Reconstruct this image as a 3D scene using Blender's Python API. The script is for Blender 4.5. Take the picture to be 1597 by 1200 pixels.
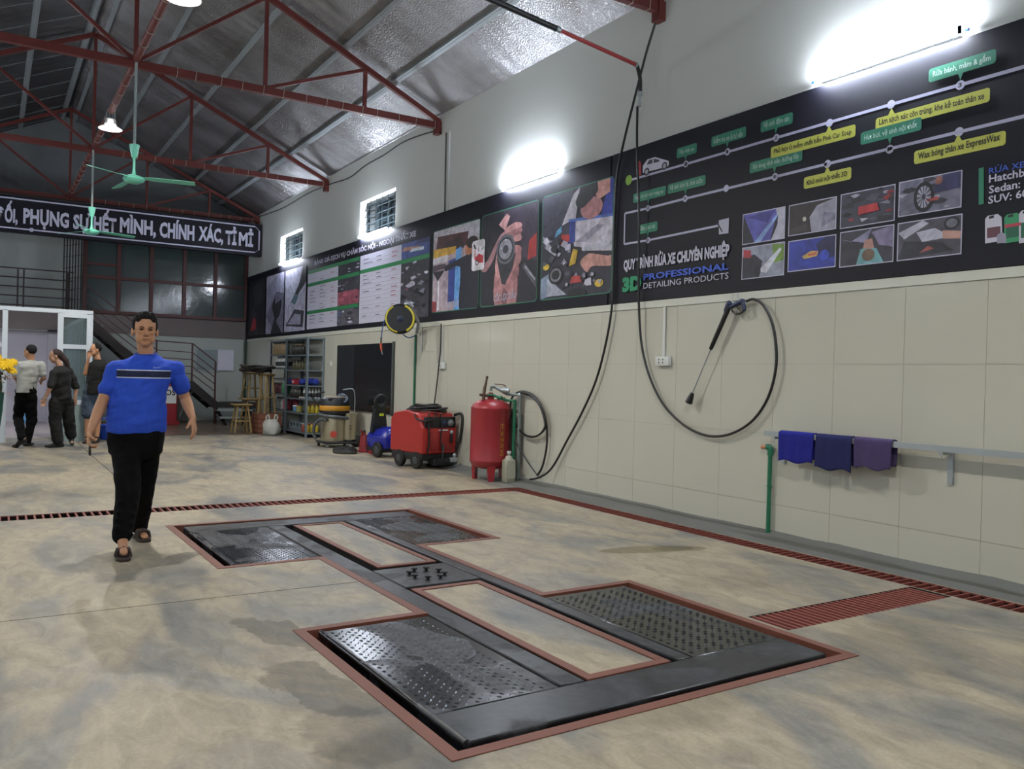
import bpy, bmesh, math, random
from mathutils import Vector, Matrix, geometry
random.seed(7)
for o in list(bpy.data.objects): bpy.data.objects.remove(o)
SC = bpy.context.scene
COL = SC.collection
# ------------------------------------------------------------------ camera, world, exposure
FPX, CX, CY, CAMH = 1303.3, 798.5, 600.0, 1.35
YAW, PIT, ROL = 0.560449, -0.00797629, 0.0264665
_f = Vector((math.sin(YAW), math.cos(YAW), 0)); _r = Vector((math.cos(YAW), -math.sin(YAW), 0)); _u = Vector((0, 0, 1))
F3 = _f*math.cos(PIT)+_u*math.sin(PIT); _u2 = _u*math.cos(PIT)-_f*math.sin(PIT)
R3 = _r*math.cos(ROL)+_u2*math.sin(ROL); U3 = _u2*math.cos(ROL)-_r*math.sin(ROL)
CAM = Vector((0, 0, CAMH))
cd = bpy.data.cameras.new('camera'); cam = bpy.data.objects.new('camera', cd); COL.objects.link(cam)
cd.sensor_width = 36; cd.lens = FPX/1597*36; cd.clip_start = 0.05; cd.clip_end = 200
cam.matrix_world = Matrix(((R3.x, U3.x, -F3.x, 0), (R3.y, U3.y, -F3.y, 0), (R3.z, U3.z, -F3.z, CAMH), (0, 0, 0, 1)))
SC.camera = cam
w = bpy.data.worlds.new('world'); SC.world = w; w.use_nodes = True
w.node_tree.nodes['Background'].inputs[0].default_value = (0.03, 0.035, 0.05, 1)
w.node_tree.nodes['Background'].inputs[1].default_value = 0.6
SC.view_settings.view_transform = 'Standard'; SC.view_settings.look = 'None'
SC.view_settings.gamma = 1; SC.view_settings.use_curve_mapping = False
SC.view_settings.exposure = 0.80
TUBE_E, BAY_E, ROOM_E = 225.0, 4300.0, 22.0      # lamp strengths

def ray(px, py): return R3*((px-CX)/FPX)-U3*((py-CY)/FPX)+F3
def onX(px, py, X): d = ray(px, py); return CAM+d*(X/d.x)
def onY(px, py, Y): d = ray(px, py); return CAM+d*(Y/d.y)
def onZ(px, py, Z=0): d = ray(px, py); return CAM+d*((Z-CAMH)/d.z)

# ------------------------------------------------------------------ colours & materials
def lin(c):
    if isinstance(c, str):
        c = c.lstrip('#'); c = [int(c[i:i+2], 16)/255 for i in (0, 2, 4)]
    return tuple((x/12.92 if x <= .04045 else ((x+.055)/1.055)**2.4) for x in c[:3])
MATS = {}
def mat(name, c='#808080', rough=.6, metal=0., bump=0., bscale=30., var=0., vscale=6., spec=.5, emis=None, trans=0., coat=0., ior=None):
    if name in MATS: return MATS[name]
    m = bpy.data.materials.new(name); m.use_nodes = True; nt = m.node_tree; N = nt.nodes; L = nt.links
    b = N['Principled BSDF']; cl = lin(c)+(1,)
    b.inputs['Base Color'].default_value = cl; b.inputs['Roughness'].default_value = rough
    b.inputs['Metallic'].default_value = metal; b.inputs['Specular IOR Level'].default_value = spec
    if trans: b.inputs['Transmission Weight'].default_value = trans
    if coat: b.inputs['Coat Weight'].default_value = coat
    if ior: b.inputs['IOR'].default_value = ior
    if emis:
        b.inputs['Emission Color'].default_value = lin(emis[0])+(1,); b.inputs['Emission Strength'].default_value = emis[1]
    tc = N.new('ShaderNodeTexCoord')
    nz = N.new('ShaderNodeTexNoise'); nz.inputs['Scale'].default_value = vscale; nz.inputs['Detail'].default_value = 5
    L.new(tc.outputs['Object'], nz.inputs['Vector'])
    v = max(var, .04)
    mx = N.new('ShaderNodeMix'); mx.data_type = 'RGBA'
    mx.inputs['A'].default_value = tuple(x*(1-v) for x in cl[:3])+(1,); mx.inputs['B'].default_value = tuple(min(1, x*(1+v)) for x in cl[:3])+(1,)
    L.new(nz.outputs['Fac'], mx.inputs['Factor']); L.new(mx.outputs['Result'], b.inputs['Base Color'])
    if bump:
        n2 = N.new('ShaderNodeTexNoise'); n2.inputs['Scale'].default_value = bscale; n2.inputs['Detail'].default_value = 4
        bp = N.new('ShaderNodeBump'); bp.inputs['Strength'].default_value = bump; bp.inputs['Distance'].default_value = .01
        L.new(tc.outputs['Object'], n2.inputs['Vector']); L.new(n2.outputs['Fac'], bp.inputs['Height']); L.new(bp.outputs['Normal'], b.inputs['Normal'])
    MATS[name] = m; return m
def printmat(name='print', rough=.5):
    if name in MATS: return MATS[name]
    m = bpy.data.materials.new(name); m.use_nodes = True; nt = m.node_tree
    a = nt.nodes.new('ShaderNodeAttribute'); a.attribute_name = 'ink'
    b = nt.nodes['Principled BSDF']; b.inputs['Roughness'].default_value = rough; N = nt.nodes; L = nt.links
    tc = N.new('ShaderNodeTexCoord'); n = N.new('ShaderNodeTexNoise'); n.inputs['Scale'].default_value = 8; n.inputs['Detail'].default_value = 9; n.inputs['Distortion'].default_value = .8
    L.new(tc.outputs['Object'], n.inputs['Vector']); r = N.new('ShaderNodeMapRange'); r.inputs['From Min'].default_value = .3; r.inputs['From Max'].default_value = .7; r.inputs['To Min'].default_value = .62; r.inputs['To Max'].default_value = 1.35
    L.new(n.outputs['Fac'], r.inputs['Value']); mx = N.new('ShaderNodeMix'); mx.data_type = 'FLOAT'; L.new(a.outputs['Alpha'], mx.inputs['Factor']); L.new(r.outputs['Result'], mx.inputs['A']); mx.inputs['B'].default_value = 1
    vm = N.new('ShaderNodeVectorMath'); vm.operation = 'SCALE'; L.new(a.outputs['Color'], vm.inputs[0]); L.new(mx.outputs['Result'], vm.inputs['Scale'])
    L.new(vm.outputs['Vector'], b.inputs['Base Color']); MATS[name] = m; return m

# ------------------------------------------------------------------ mesh builder
def V(*a): return Vector(a)
def frame_of(d):
    d = d.normalized(); a = V(0, 0, 1) if abs(d.z) < .9 else V(1, 0, 0)
    x = d.cross(a).normalized(); return x, d.cross(x).normalized(), d
class MB:
    def __init__(s): s.v = []; s.f = []; s.c = []
    def add(s, vs, fs, c=None):
        n = len(s.v); s.v += [Vector(p) for p in vs]; s.f += [tuple(i+n for i in f) for f in fs]
        s.c += [c]*len(fs); return s
    def box(s, lo, hi, c=None):
        x0, y0, z0 = [min(a, b) for a, b in zip(lo, hi)]; x1, y1, z1 = [max(a, b) for a, b in zip(lo, hi)]
        return s.add([(x0,y0,z0),(x1,y0,z0),(x1,y1,z0),(x0,y1,z0),(x0,y0,z1),(x1,y0,z1),(x1,y1,z1),(x0,y1,z1)],
            [(0,3,2,1),(4,5,6,7),(0,1,5,4),(1,2,6,5),(2,3,7,6),(3,0,4,7)], c)
    def bbox(s, lo, hi, b=.01, M=None):      # chamfered box
        lo = Vector([min(a, q) for a, q in zip(lo, hi)]); hi = Vector([max(a, q) for a, q in zip(hi, lo)])
        bm = bmesh.new(); c = (lo+hi)/2; d = hi-lo
        bmesh.ops.create_cube(bm, size=1)
        for v in bm.verts: v.co = V(v.co.x*d.x, v.co.y*d.y, v.co.z*d.z)+c
        bmesh.ops.bevel(bm, geom=bm.edges[:], offset=min(b, min(d)*.45), segments=2, profile=.5, affect='EDGES')
        return s.bm(bm, M)
    def bm(s, bm, M=None, c=None):
        bm.verts.index_update()
        vs = [(M @ v.co if M else v.co.copy()) for v in bm.verts]; fs = [tuple(v.index for v in f.verts) for f in bm.faces]
        bm.free(); return s.add(vs, fs, c)
    def bar(s, a, b, w, h=None, c=None, up=None):    # rectangular bar from a to b
        a = Vector(a); b = Vector(b); h = h or w; d = (b-a).normalized()
        if up is None: up = V(0, 0, 1) if abs(d.z) < .95 else V(0, 1, 0)
        x = d.cross(Vector(up)).normalized()*w/2; y = x.cross(d).normalized()*h/2
        vs = [a-x-y, a+x-y, a+x+y, a-x+y, b-x-y, b+x-y, b+x+y, b-x+y]
        return s.add(vs, [(0,1,2,3),(7,6,5,4),(0,4,5,1),(1,5,6,2),(2,6,7,3),(3,7,4,0)], c)
    def rings(s, rs, cap=True, c=None, closed=False):  # list of equal-length rings
        n = len(rs[0]); vs = [p for r in rs for p in r]; fs = []
        m = len(rs)
        for i in range(m if closed else m-1):
            a = i*n; b = ((i+1) % m)*n
            for j in range(n): k = (j+1) % n; fs.append((a+j, a+k, b+k, b+j))
        if cap and not closed: fs.append(tuple(range(n-1, -1, -1))); fs.append(tuple((m-1)*n+j for j in range(n)))
        return s.add(vs, fs, c)
    def cyl(s, a, b, r, r2=None, n=12, c=None):
        a = Vector(a); b = Vector(b); r2 = r if r2 is None else r2; x, y, d = frame_of(b-a)
        ring = lambda p, q: [p+(x*math.cos(t)+y*math.sin(t))*q for t in [2*math.pi*i/n for i in range(n)]]
        return s.rings([ring(a, r), ring(b, r2)], c=c)
    def lathe(s, base, prof, n=20, axis=(0, 0, 1), c=None):
        base = Vector(base); x, y, d = frame_of(Vector(axis))
        rs = [[base+d*h+(x*math.cos(t)+y*math.sin(t))*max(r, .0005) for t in [2*math.pi*i/n for i in range(n)]] for r, h in prof]
        return s.rings(rs, c=c)
    def tube(s, pts, r, n=8, c=None, closed=False):
        pts = [Vector(p) for p in pts]; rs = []; x = None; m = len(pts)
        for i, p in enumerate(pts):
            if closed: d = pts[(i+1) % m]-pts[i-1]
            else: d = pts[min(i+1, m-1)]-pts[max(i-1, 0)]
            d.normalize()
            if x is None: x = frame_of(d)[0]
            else:
                x = x-d*x.dot(d); x = x.normalized() if x.length > 1e-6 else frame_of(d)[0]
            y = d.cross(x); rr = r[i] if isinstance(r, (list, tuple)) else r
            rs.append([p+(x*math.cos(t)+y*math.sin(t))*rr for t in [2*math.pi*k/n for k in range(n)]])
        return s.rings(rs, c=c, closed=closed)
    def torus(s, cen, R, r, axis=(0, 0, 1), n=24, k=8, sx=1, sy=1):
        cen = Vector(cen); x, y, d = frame_of(Vector(axis))
        return s.tube([cen+x*math.cos(t)*R*sx+y*math.sin(t)*R*sy for t in [2*math.pi*i/n for i in range(n)]], r, n=k, closed=True)
    def ell(s, cen, rad, M=None, n=14, m=9):
        cen = Vector(cen); vs = []; fs = []
        M = M or Matrix.Identity(3)
        rs = []
        for i in range(m+1):
            p = -math.pi/2+math.pi*i/m; q = max(math.cos(p), .02)
            rs.append([cen+M @ V(rad[0]*q*math.cos(t), rad[1]*q*math.sin(t), rad[2]*math.sin(p)) for t in [2*math.pi*k/n for k in range(n)]])
        return s.rings(rs)
    def cap(s, a, b, r1, r2, n=12, sq=1.0, side=None):     # tapered capsule; sq flattens across `side`
        a = Vector(a); b = Vector(b); x, y, d = frame_of(b-a)
        if side is not None:
            y = Vector(side); y = (y-d*y.dot(d)).normalized(); x = y.cross(d)
        rs = []
        for k in range(5):
            t = -math.pi/2+math.pi/2*k/5; rs.append((a+d*math.sin(t)*r1, max(math.cos(t), .05)*r1))
        rs.append((a, r1)); rs.append((b, r2))
        for k in range(1, 6):
            t = math.pi/2*k/5; rs.append((b+d*math.sin(t)*r2, max(math.cos(t), .05)*r2))
        return s.rings([[p+x*math.cos(t)*q+y*math.sin(t)*q*sq for t in [2*math.pi*i/n for i in range(n)]] for p, q in rs])
    def prism(s, poly, ax, lo, hi, c=None):     # poly list of 2D in the two other axes, extruded along ax
        def P(u, v, t):
            return {'x': (t, u, v), 'y': (u, t, v), 'z': (u, v, t)}[ax]
        n = len(poly)
        vs = [P(u, v, lo) for u, v in poly]+[P(u, v, hi) for u, v in poly]
        fs = [tuple(range(n)), tuple(range(2*n-1, n-1, -1))]+[(i, (i+1) % n, n+(i+1) % n, n+i) for i in range(n)]
        return s.add(vs, fs, c)
    def build(s, name, m, parent=None, smooth=True, world=True, angle=40):
        me = bpy.data.meshes.new(name)
        o0 = OFF.get(parent.name, V(0, 0, 0)) if (parent is not None and world) else V(0, 0, 0)
        me.from_pydata([tuple(p-o0) for p in s.v], [], s.f)
        me.update()
        b = bmesh.new(); b.from_mesh(me); bmesh.ops.recalc_face_normals(b, faces=b.faces[:]); b.to_mesh(me); b.free()
        if any(c is not None for c in s.c):
            at = me.color_attributes.new('ink', 'FLOAT_COLOR', 'CORNER')
            for p, c in zip(me.polygons, s.c):
                al = 1.
                if isinstance(c, tuple): c, al = c
                c = lin(c or '#000000')+(al,)
                for li in p.loop_indices: at.data[li].color = c
        if smooth:
            me.polygons.foreach_set('use_smooth', [True]*len(me.polygons)); me.set_sharp_from_angle(angle=math.radians(angle))
        me.materials.append(m)
        o = bpy.data.objects.new(name, me); COL.objects.link(o)
        if parent is not None: o.parent = parent; OFF[o.name] = o0
        return o
OFF = {}
def tag(o, label, cat, group=None, kind=None):
    o['label'] = label; o['category'] = cat
    if group: o['group'] = group
    if kind: o['kind'] = kind
    return o
def thing(name, label, cat, loc=(0, 0, 0), rz=0, group=None, world=True):
    o = bpy.data.objects.new(name, None); COL.objects.link(o); o.empty_display_size = .1
    o.location = loc; o.rotation_euler = (0, 0, rz); tag(o, label, cat, group)
    OFF[o.name] = Vector(loc) if world else V(0, 0, 0); return o
def struct(o): o['kind'] = 'structure'; return o
def dup(root, loc, rz=None, label=None):
    r = root.copy(); COL.objects.link(r); r.location = loc
    if rz is not None: r.rotation_euler = (0, 0, rz)
    if label: r['label'] = label
    for ch in list(root.children):
        c = ch.copy(); COL.objects.link(c); c.parent = r
        for g in ch.children: d = g.copy(); COL.objects.link(d); d.parent = c
    return r
def share(proto, name, loc, parent, rot=None):       # another object that shares the mesh of proto
    c = proto.copy(); c.name = name; COL.objects.link(c); c.parent = parent
    c.location = Vector(loc)
    if rot: c.rotation_euler = rot
    return c
def text(name, s, p0, p1, h, m, parent, nrm=(-1, 0, 0), bold=.0, ext=.0006, maxw=None, up=(0, 0, 1), bottom=None):
    """lettering whose bounding box runs from p0 (lower left) to p1 (lower right), height h"""
    cu = bpy.data.curves.new(name, 'FONT'); cu.body = s; cu.offset = bold; cu.extrude = 0.0; cu.resolution_u = 2
    t = bpy.data.objects.new('tmp', cu); COL.objects.link(t)
    dg = bpy.context.evaluated_depsgraph_get(); me = bpy.data.meshes.new_from_object(t.evaluated_get(dg))
    bpy.data.objects.remove(t)
    me.name = name
    xs = [v.co.x for v in me.vertices]; ys = [v.co.y for v in me.vertices]
    if not xs: return None
    x0, x1, y0, y1 = min(xs), max(xs), min(ys), max(ys)
    p0 = Vector(p0); p1 = Vector(p1); X = p1-p0; wd = X.length; X.normalize(); n = Vector(nrm).normalized()
    U = Vector(up); U = (U-n*U.dot(n)).normalized()
    o0 = OFF.get(parent.name, V(0, 0, 0))
    for v in me.vertices:
        v.co = p0+X*((v.co.x-x0)/(x1-x0)*wd)+U*((v.co.y-y0)/(y1-y0)*h)+n*ext-o0
    me.materials.clear(); me.materials.append(m)
    o = bpy.data.objects.new(name, me); COL.objects.link(o); o.parent = parent; OFF[o.name] = o0
    return o
def remeshed(mb, name, m, parent, voxel=.01, it=3, world=True, wr=None):
    me = bpy.data.meshes.new('tmp'); me.from_pydata([tuple(p) for p in mb.v], [], mb.f); me.update()
    b = bmesh.new(); b.from_mesh(me); bmesh.ops.recalc_face_normals(b, faces=b.faces[:]); b.to_mesh(me); b.free()
    o = bpy.data.objects.new('tmp', me); COL.objects.link(o)
    r = o.modifiers.new('r', 'REMESH'); r.mode = 'VOXEL'; r.voxel_size = voxel
    sm = o.modifiers.new('s', 'SMOOTH'); sm.iterations = it; sm.factor = .5
    dg = bpy.context.evaluated_depsgraph_get(); n = bpy.data.meshes.new_from_object(o.evaluated_get(dg))
    bpy.data.objects.remove(o)
    n.name = name; o0 = OFF.get(parent.name, V(0, 0, 0)) if world else V(0, 0, 0)
    if wr:
        from mathutils import noise
        amp, f1, f2 = wr; nrm_ = [v.normal.copy() for v in n.vertices]
        for v, nv_ in zip(n.vertices, nrm_):
            q = V(v.co.x*f1+v.co.z*f1*.5, v.co.y*f1, v.co.z*f2-v.co.x*f2*.4); d_ = noise.noise(q)+.5*noise.noise(q*2.3); v.co += nv_*(amp*d_)
    for v in n.vertices: v.co -= o0
    n.polygons.foreach_set('use_smooth', [True]*len(n.polygons)); n.materials.clear(); n.materials.append(m)
    q = bpy.data.objects.new(name, n); COL.objects.link(q); q.parent = parent; OFF[q.name] = o0; return q
def spline(pts, k=8):      # Catmull-Rom through the points
    pts = [Vector(p) for p in pts]; out = []
    P = [pts[0]*2-pts[1]]+pts+[pts[-1]*2-pts[-2]]
    for i in range(1, len(P)-2):
        a, b, c, d = P[i-1:i+3]
        for j in range(k):
            t = j/k; out.append(.5*((2*b)+(c-a)*t+(2*a-5*b+4*c-d)*t*t+(3*b-a-3*c+d)*t**3))
    out.append(pts[-1]); return out
# ------------------------------------------------------------------ room constants
W = 5.93; XL = -2.85; XC = 1.54; YN = -2.5; YE = 23.1
EZ = 5.42; SL = .46
def roofz(x): return EZ+(5.95-x)*SL if x >= XC else EZ+(5.95-(2*XC-x))*SL
APEX = roofz(XC)
LA = 0.0167694
def lift(u, v):       # lift coordinates -> floor
    return V(1.40, 2.56, 0)+V(math.cos(LA), math.sin(LA), 0)*u+V(-math.sin(LA), math.cos(LA), 0)*v

M_steel = mat('red_oxide_steel', '#5c241e', .55, .1, var=.25, vscale=3, bump=.15, bscale=40)
M_galv = mat('galvanised_steel', '#a8b0b3', .45, .7, var=.15, vscale=4)
M_white = mat('white_plaster', '#c6c9c4', .85, var=.05, vscale=.6, bump=.12, bscale=14)
M_tile = mat('cream_wall_tile', '#bcbcaf', .13, var=.03, vscale=.5, spec=.4)
M_grout = mat('pale_grout', '#a6a69b', .9)
M_endwall = mat('grey_green_plaster', '#a6aca6', .85, var=.08, vscale=.8)
M_fascia = mat('grey_brown_paint', '#6f6664', .7, var=.08)
M_dark = mat('dark_void', '#0b0a0a', .95)
M_pit = mat('shaded_pit_concrete', '#1b1714', .9, var=.4, vscale=5)  # near-black colour paints in the shade of pits and gaps
M_black = mat('black_rubber', '#111213', .55, bump=.1, bscale=80)
M_blackgloss = mat('black_plastic', '#14161a', .3)
M_pvc = mat('green_plastic_pipe', '#1f6a4c', .35)
M_wplastic = mat('white_plastic', '#c9ccc9', .4)
M_wmetal = mat('white_aluminium', '#c3ccd4', .35)
M_glass = mat('window_glass', '#9fb0b0', .05, trans=.85, spec=.5, ior=1.45)

def concrete():
    m = bpy.data.materials.new('trowelled_concrete'); m.use_nodes = True; nt = m.node_tree; N = nt.nodes; L = nt.links
    b = N['Principled BSDF']; tc = N.new('ShaderNodeTexCoord')
    def noise(scale, det=6, dist=0., vec=None, rough=.6):
        n = N.new('ShaderNodeTexNoise'); n.inputs['Scale'].default_value = scale; n.inputs['Detail'].default_value = det
        n.inputs['Distortion'].default_value = dist; n.inputs['Roughness'].default_value = rough
        L.new(vec or tc.outputs['Object'], n.inputs['Vector']); return n
    def ramp(src, stops):
        r = N.new('ShaderNodeValToRGB'); e = r.color_ramp.elements
        while len(e) < len(stops): e.new(.5)
        for k, (p, c) in zip(e, stops): k.position = p; k.color = (lin(c)+(1,)) if isinstance(c, str) else (c, c, c, 1)
        L.new(src, r.inputs['Fac']); return r
    def mix(a, bb, f, mode='MIX'):
        x = N.new('ShaderNodeMix'); x.data_type = 'RGBA'; x.blend_type = mode
        for s, i in ((a, 'A'), (bb, 'B')):
            if isinstance(s, str): x.inputs[i].default_value = lin(s)+(1,)
            else: L.new(s, x.inputs[i])
        if isinstance(f, float): x.inputs['Factor'].default_value = f
        else: L.new(f, x.inputs['Factor'])
        return x.outputs['Result']
    mp = N.new('ShaderNodeMapping'); mp.inputs['Rotation'].default_value = (0, 0, .5); mp.inputs['Scale'].default_value = (1.6, .75, 1)
    L.new(tc.outputs['Object'], mp.inputs['Vector'])
    n1 = noise(.8, 8, 1.1, mp.outputs['Vector'], .62)
    base = ramp(n1.outputs['Fac'], [(.30, '#696a6a'), (.42, '#848178'), (.53, '#a39882'), (.70, '#b0a68c')]).outputs['Color']
    n2 = noise(5, 8, .8, mp.outputs['Vector'], .7)
    r2 = ramp(n2.outputs['Fac'], [(.25, '#8d8d8a'), (.6, '#ffffff')]).outputs['Color']
    c = mix(base, r2, .62, 'MULTIPLY')
    n3 = noise(60, 3); r3 = ramp(n3.outputs['Fac'], [(.3, '#b5b5b5'), (.7, '#ffffff')]).outputs['Color']
    c = mix(c, r3, .3, 'MULTIPLY')
    # damp and cement stains: distorted ellipses, each where the photograph shows one
    dn = noise(2.2, 6, .4)
    sub = N.new('ShaderNodeVectorMath'); sub.operation = 'SUBTRACT'; L.new(dn.outputs['Color'], sub.inputs[0]); sub.inputs[1].default_value = (.5, .5, .5)
    def stain(c, x, y, rx, ry, rot, col, amt, wob=.5, soft=.08):
        sc = N.new('ShaderNodeVectorMath'); sc.operation = 'MULTIPLY_ADD'
        L.new(sub.outputs[0], sc.inputs[0]); sc.inputs[1].default_value = (wob, wob, 0); L.new(tc.outputs['Object'], sc.inputs[2])
        o = N.new('ShaderNodeMapping'); o.vector_type = 'TEXTURE'
        o.inputs['Location'].default_value = (x, y, 0); o.inputs['Rotation'].default_value = (0, 0, rot); o.inputs['Scale'].default_value = (rx, ry, 1)
        L.new(sc.outputs[0], o.inputs['Vector'])
        ln = N.new('ShaderNodeVectorMath'); ln.operation = 'LENGTH'; L.new(o.outputs['Vector'], ln.inputs[0])
        mr = N.new('ShaderNodeMapRange'); mr.inputs['From Min'].default_value = 1-soft; mr.inputs['From Max'].default_value = 1
        mr.inputs['To Min'].default_value = amt; mr.inputs['To Max'].default_value = 0
        L.new(ln.outputs['Value'], mr.inputs['Value'])
        return mix(c, col, mr.outputs['Result'], 'MULTIPLY')
    for a in STAINS: c = stain(c, *a)
    L.new(c, b.inputs['Base Color'])
    rr = ramp(n1.outputs['Fac'], [(.3, .42), (.7, .62)]); L.new(rr.outputs['Color'], b.inputs['Roughness'])
    bp = N.new('ShaderNodeBump'); bp.inputs['Strength'].default_value = .12; bp.inputs['Distance'].default_value = .01
    L.new(n2.outputs['Fac'], bp.inputs['Height']); L.new(bp.outputs['Normal'], b.inputs['Normal'])
    return m
P0 = lambda px, py: onZ(px, py)
STAINS = []
for px, py, rx, ry, rot, col, amt, wob, soft in [
    (440, 990, .12, .40, .3, '#a9a9a6', .75, .45, .10), (495, 1070, .17, .42, .2, '#a9a9a6', .75, .45, .10), (560, 1140, .22, .30, .1, '#b0afab', .6, .45, .15),
    (600, 1180, .30, .30, .0, '#b0afa8', .7, .6, .3), (1010, 857, .42, .13, -.25, '#bdb99b', .8, .12, .06), (1060, 856, .25, .10, -.3, '#bdb99b', .7, .1, .06),
    (1400, 1010, .8, .5, .2, '#c3c4c4', .6, .7, .6), (1050, 1100, .5, .25, 0.2, '#c8c6c4', .6, .7, .5),
    (100, 770, 1.5, .5, 0, '#c2c6ca', .5, .6, .6), (1130, 905, .5, .25, -.2, '#cfd0cd', .5, .6, .6)]:
    q = P0(px, py); STAINS.append((q.x, q.y, rx, ry, rot, col, amt, wob, soft))
M_floor = concrete()

# ------------------------------------------------------------------ floor with its pits, drains and saw cuts
lp = lambda u, v: lift(u, v).xy
LIFT_OUT = [lp(0, 0), lp(2.33, 0), lp(2.33, 1.72), lp(1.63, 1.72), lp(1.66, 3.36), lp(2.36, 3.36), lp(2.36, 5.05), lp(.05, 5.05), lp(.05, 3.27), lp(.71, 3.27), lp(.71, 1.71), lp(.05, 1.71)]
LIFT_OUT = [lp(0, 0), lp(2.33, 0), lp(2.33, 1.74), lp(1.62, 1.74), lp(1.62, 3.37), lp(2.33, 3.37), lp(2.33, 5.07), lp(0, 5.07), lp(0, 3.27), lp(.71, 3.27), lp(.71, 1.72), lp(0, 1.72)]
ISL1 = [lp(.98, 2.83), lp(1.43, 2.83), lp(1.43, 4.64), lp(.98, 4.64)]
ISL2 = [lp(.92, .40), lp(1.42, .40), lp(1.42, 2.19), lp(.92, 2.19)]
DL = [(XL+.02, 8.40), (5.36, 8.40), (5.36, 1.0), (5.57, 1.0), (5.57, 8.67), (XL+.02, 8.67)]
GR = [(3.76, 3.06), (5.345, 3.06), (5.345, 3.35), (3.76, 3.35)]
YF = 17.9
g = .004
CUT = [[(XL+.02, 5.108-g), (1.0, 5.108-g), (1.38+.68, 5.095-g), (1.38+.68, 5.095+g), (1.0, 5.108+g), (XL+.02, 5.108+g)],
       [(1.37-g, 8.70), (1.37+g, 8.70), (1.365+g, 12.88), (1.365-g, 12.88)], [(1.365-g, 12.92), (1.365+g, 12.92), (1.36+g, 17.85), (1.36-g, 17.85)],
       [(XL+.02, 12.9-g), (5.8, 12.9-g), (5.8, 12.9+g), (XL+.02, 12.9+g)]]
def plate(outer, holes, z, depth, name, m, skirt=True, kind='structure', parent=None):
    mb = MB(); loops = [[V(p[0], p[1], 0) for p in outer]]+[[V(p[0], p[1], 0) for p in h] for h in holes]
    flat = [p for l in loops for p in l]; tri = geometry.tessellate_polygon(loops)
    mb.add([V(p.x, p.y, z) for p in flat], tri)
    sk = MB()
    if skirt:
        for l in loops:
            n = len(l); sk.add([V(p.x, p.y, z) for p in l]+[V(p.x, p.y, z-depth) for p in l], [(i, (i+1) % n, n+(i+1) % n, n+i) for i in range(n)])
    me = bpy.data.meshes.new(name); me.from_pydata([tuple(p) for p in mb.v], [], mb.f); me.update()
    me.materials.append(m); o = bpy.data.objects.new(name, me); COL.objects.link(o)
    if kind: o['kind'] = kind
    if parent is not None: o.parent = parent
    if skirt: sk.build('pit_wall', M_pit, o if parent is None else parent, smooth=False)
    return o
floor = plate([(XL, YN), (W, YN), (W, YF), (XL, YF)], [LIFT_OUT, DL, GR]+CUT, 0, .30, 'floor', M_floor)
OFF[floor.name] = V(0, 0, 0)
for h_, nm in ((ISL1, 'concrete_island'), (ISL2, 'concrete_island')):
    o = plate(h_, [], -.002, .3, nm, M_floor, kind=None, parent=floor)
MB().box((XL, YN, -.34), (W, YF, -.30)).build('pit_base', M_pit, floor, smooth=False)
# grey cement strip between the drain and the wall
M_cem = mat('grey_cement_render', '#5f605b', .8, var=.15, vscale=2, bump=.3, bscale=25)
mb = MB(); mb.add([(5.59, 1.0, .003), (W, 1.0, .05), (W, 12.0, .05), (5.59, 12.0, .003), (5.59, 1.0, 0), (W, 1.0, 0), (W, 12, 0), (5.59, 12, 0)],
    [(0,1,2,3), (0,4,5,1), (3,2,6,7), (0,3,7,4)])
mb = MB(); ring = []
for i in range(60):
    y = -2.4+ i*.25; j = random.uniform(-.006, .008)
    ring.append([V(5.585, y, .001), V(5.75, y, .010+j*.3), V(5.87, y, .030+j), V(W-.006, y, .055+j), V(W-.006, y, 0)])
mb.rings(ring); o = struct(mb.build('trim_1', M_cem)); 
MB().box((XL, YF, -.1), (W, YE, -.012)).build('floor.001', mat('dark_brown_floor_tile', '#54463a', .35, var=.2, vscale=2), None, smooth=False)['kind'] = 'structure'
fl2 = bpy.data.objects['floor.001']; OFF[fl2.name] = V(0, 0, 0)
M_btile = mat('brown_floor_tile_face', '#5b4c3f', .3, var=.25, vscale=3)
for i in range(14):
    for j in range(9):
        x0 = XL+.01+i*.627; y0 = YF+.01+j*.577
        if i == 0 and j == 0: pt = MB().box((x0, y0, -.012), (x0+.617, y0+.567, 0)).build('tile', M_btile, fl2, smooth=False); q0 = V(x0, y0, 0)
        else: share(pt, 'tile', V(x0, y0, 0)-q0, fl2)

# drains: channel liner + bars
M_bar = mat('painted_grating_bar', '#7a3d33', .6, var=.3, vscale=8)
def grate(name, label, bars, loc, size, extra):
    t = thing(name, label, 'drain', loc)
    first = None
    for (x, y) in bars:
        if first is None:
            mb = MB(); mb.box((x-size[0]/2, y-size[1]/2, -.024), (x+size[0]/2, y+size[1]/2, -.001)); first = mb.build('bar', M_bar, t, smooth=False); p0 = V(x, y, 0)
        else: share(first, 'bar', V(x, y, 0)-p0, t)
    for lo, hi in extra:
        MB().box(lo, hi).build('edge_angle', M_bar, t, smooth=False)
    return t
grate('floor_drain', 'long rusty red slotted floor drain running across the concrete behind the lift', [(XL+.06+i*.066, 8.535) for i in range(124)], (1.3, 8.53, 0), (.015, .262),
      [((XL+.03, 8.402, -.010), (5.355, 8.407, -.001)), ((XL+.03, 8.663, -.010), (5.565, 8.668, -.001))])
grate('floor_drain', 'rusty red slotted floor drain running along the tiled wall', [(5.465, 1.05+i*.072) for i in range(106)], (5.465, 5, 0), (.204, .013),
      [((5.362, 1.01, -.010), (5.366, 3.055, -.001)), ((5.362, 3.355, -.010), (5.366, 8.40, -.001)), ((5.564, 1.01, -.010), (5.568, 8.66, -.001))])
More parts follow.
